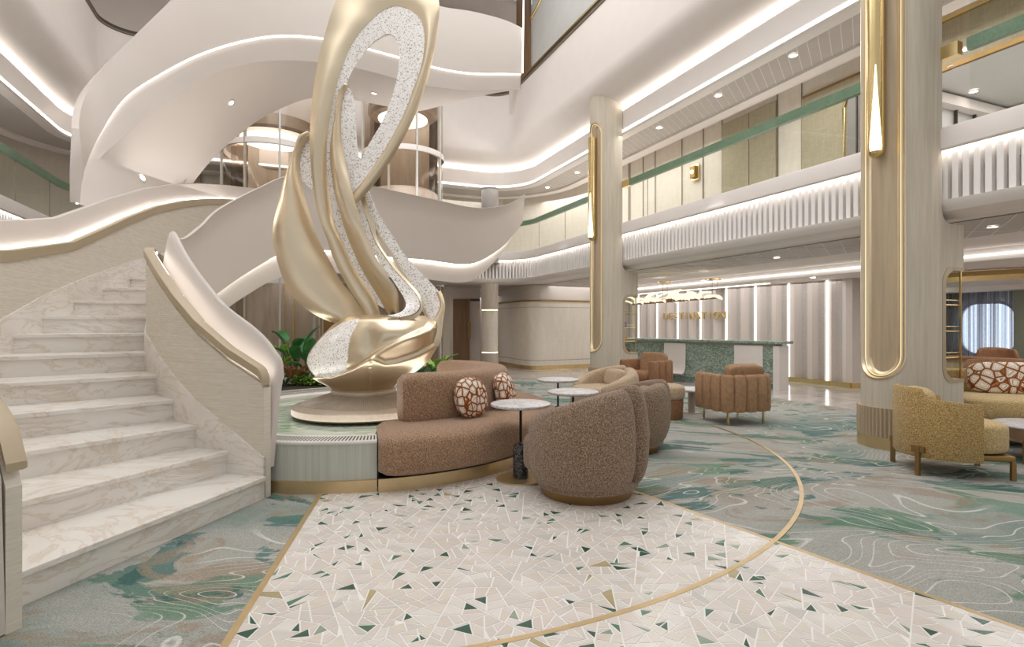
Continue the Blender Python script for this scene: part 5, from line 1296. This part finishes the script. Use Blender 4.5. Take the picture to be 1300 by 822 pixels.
# ================================================================ PLANTS BEHIND THE FOUNTAIN
pl_ = thing('planter_bed', (-2.0, 8.35, 0), 'low curved planting bed of dark soil behind the fountain', 'planter')
add('kerb', arcband((CX, CY), 1.86, 1.92, 68, 150, 0, .42, 40), M_GREYCL, parent=pl_, split=30)
add('soil', arcband((CX, CY), 1.92, 2.9, 68, 150, 0, .40, 40), M_SOIL, parent=pl_, split=30)
def leaf(base, dirn, L_, w_, droop, n=9):
    dirn = Vector(dirn).normalized(); side = dirn.cross(Vector((0, 0, 1)))
    if side.length < .05: side = Vector((1, 0, 0))
    side.normalize(); rows = []
    for k in range(n):
        g = k/(n-1); c = Vector(base)+dirn*L_*g+Vector((0, 0, -droop*L_*g*g)); w = w_*(math.sin(math.pi*g**.75)**.8 if 0 < g < 1 else .02)
        rows.append([c-side*w+Vector((0, 0, w*.35)), c-side*w*.5+Vector((0,0,w*.1)), c, c+side*w*.5+Vector((0,0,w*.1)), c+side*w+Vector((0, 0, w*.35))])
    return grid(rows)
def plant(loc, label, cat, mat, n, h, L_, w_, seed, stalk=True, spread=.5):
    r = random.Random(seed); t = thing('leafy_plant', loc, label, cat, None)
    A, B = [], []
    for i in range(n):
        a = 2*math.pi*(i/n)+r.uniform(-.4, .4); hh = h*r.uniform(.5, 1); e = Vector((math.cos(a)*spread*.4*r.uniform(.3, 1), math.sin(a)*spread*.4*r.uniform(.3, 1), hh))
        if stalk: B.append(tube([(0, 0, 0), tuple(e*.5+Vector((0, 0, .03))), tuple(e)], .008, 6))
        A.append(leaf(e, (math.cos(a)*.6, math.sin(a)*.6, r.uniform(.5, 1.3)), L_*r.uniform(.7, 1.1), w_*r.uniform(.8, 1.1), r.uniform(.1, .5)))
    add('leaves', join(*A), mat, parent=t, local=True, solid=.002, recalc=False, split=0)
    if B: add('stalks', join(*B), M_STEM, parent=t, local=True)
    return t
def at(x, Y): q = U(x, 400, Y); return (q.x, q.y, .40)
plant(at(372, 8.3), 'tall dark green paddle-leaved plant left of the sculpture bowl', 'plant', M_LEAF, 9, .62, .52, .10, 5, True, .42)
plant(at(389, 8.2), 'broad-leaved green plant tight against the sculpture bowl', 'plant', M_LEAF, 9, .48, .48, .09, 9, True, .35)
plant(at(358, 8.35), 'yellow-green leafed plant at the left end of the planting bed', 'plant', M_LEAF2, 9, .45, .36, .055, 3, True, .4)
plant(at(376, 8.05), 'coppery brown-leaved croton in the planting bed', 'plant', M_LEAF3, 12, .2, .28, .055, 8, True, .45)
plant(at(362, 8.05), 'coppery croton half behind the white stair rail', 'plant', M_LEAF3, 9, .15, .24, .05, 18, True, .4)
plant(at(553, 8.4), 'fresh green upright plant between the bowl and the sofa back', 'plant', M_LEAF2, 10, .32, .38, .055, 21, True, .4)
plant(at(540, 8.3), 'dark green plant low behind the right side of the bowl', 'plant', M_LEAF, 10, .15, .3, .05, 13, True, .4)
plant(at(525, 8.2), 'dark leafy plant tucked directly behind the bowl stem', 'plant', M_LEAF, 10, .12, .28, .05, 23, True, .4)
for nm, x0, x1, mt, cnt, lab, zz in (('ground_cover', 348, 425, M_LEAF, 420, 'low dark green ground cover left of the sculpture', .16), ('ground_cover', 372, 412, M_LEAF2, 300, 'bright lime-green low foliage along the fountain rim', .12), ('ground_cover', 498, 570, M_LEAF, 300, 'low dark green ground cover right of the sculpture', .14)):
    A = []; r = random.Random(len(lab))
    for i in range(cnt):
        x, Y = r.uniform(x0, x1), r.uniform(7.93, 8.06 if mt is M_LEAF2 else 8.7); q = at(x, Y); a = r.uniform(0, 6.28)
        A.append(leaf((q[0], q[1], .4+r.uniform(0, zz)), (math.cos(a), math.sin(a), r.uniform(.2, 1.2)), r.uniform(.06, .12), r.uniform(.012, .022), .4, 5))
    add(nm, join(*A), mt, recalc=False, split=0, label=lab, cat='foliage', kind='stuff')
# ================================================================ LIGHT AND CAMERA
w = bpy.data.worlds.new('atrium_sky'); SC.world = w; w.use_nodes = True
bg = w.node_tree.nodes['Background']; bg.inputs['Color'].default_value = (1.0, .99, .985, 1); bg.inputs['Strength'].default_value = WORLD
def area(name, loc, size, sy, power, rot=(0, 0, 0), col=(1, .99, .985)):
    L_ = bpy.data.lights.new(name, 'AREA'); L_.shape = 'RECTANGLE'; L_.size = size; L_.size_y = sy; L_.energy = power; L_.color = col
    o = bpy.data.objects.new(name, L_); COL.objects.link(o); o.location = loc; o.rotation_euler = rot; return o
c = W(-5, 6, 9.4); area('overhead_fill', c, 8, 10, TOPFILL, (0, 0, R(22.5)))  # unseen area lamp, added for soft light from above
area('front_fill', (1, -3.5, 2.2), 11, 3.5, FRONT, (R(100), 0, 0))  # added fill from behind the camera, not an actual window
pool = bpy.data.lights.new('upward_fill', 'AREA'); pool.shape = 'DISK'; pool.size = 2.6; pool.energy = UPFILL; pool.color = (1, .98, .96)  # unseen upward fill, added to brighten the undersides above the basin
o = bpy.data.objects.new('upward_fill', pool); COL.objects.link(o); o.location = (CX, CY, .38); o.rotation_euler = (R(180), 0, 0)
for x, Y, z, p in UPS: area('hidden_up_fill', (x, Y, z), 1.8, 1.8, p, (R(180), 0, 0))  # hidden lamps added to brighten the flight soffits and gallery ceilings
# area lamps for the downlight rows, plus added fill in lift lobby and galleries
for d, s, z, p in LOUNGE:
    q = W(d, s, z); area('ceiling_fill', q, 1.6, 3.2, p, (0, 0, R(22.5)))
for x, Y, z, p in SPOTS:
    L_ = bpy.data.lights.new('ceiling_spot', 'SPOT'); L_.energy = p; L_.spot_size = R(110); L_.spot_blend = .8; L_.shadow_soft_size = .08; L_.color = (1, .93, .84)
    o = bpy.data.objects.new('ceiling_spot', L_); COL.objects.link(o); o.location = (x, Y, z)
cam = bpy.data.cameras.new('camera'); co = bpy.data.objects.new('camera', cam); COL.objects.link(co)
co.location = (0, 0, EYE); co.rotation_euler = (R(90), 0, 0); cam.sensor_width = 36; cam.lens = 36*700/1300; cam.clip_start = .05; cam.clip_end = 200
SC.camera = co
vs = SC.view_settings; vs.view_transform = 'Standard'; vs.look = 'None'; vs.gamma = 1; vs.use_curve_mapping = False; vs.exposure = EXPO
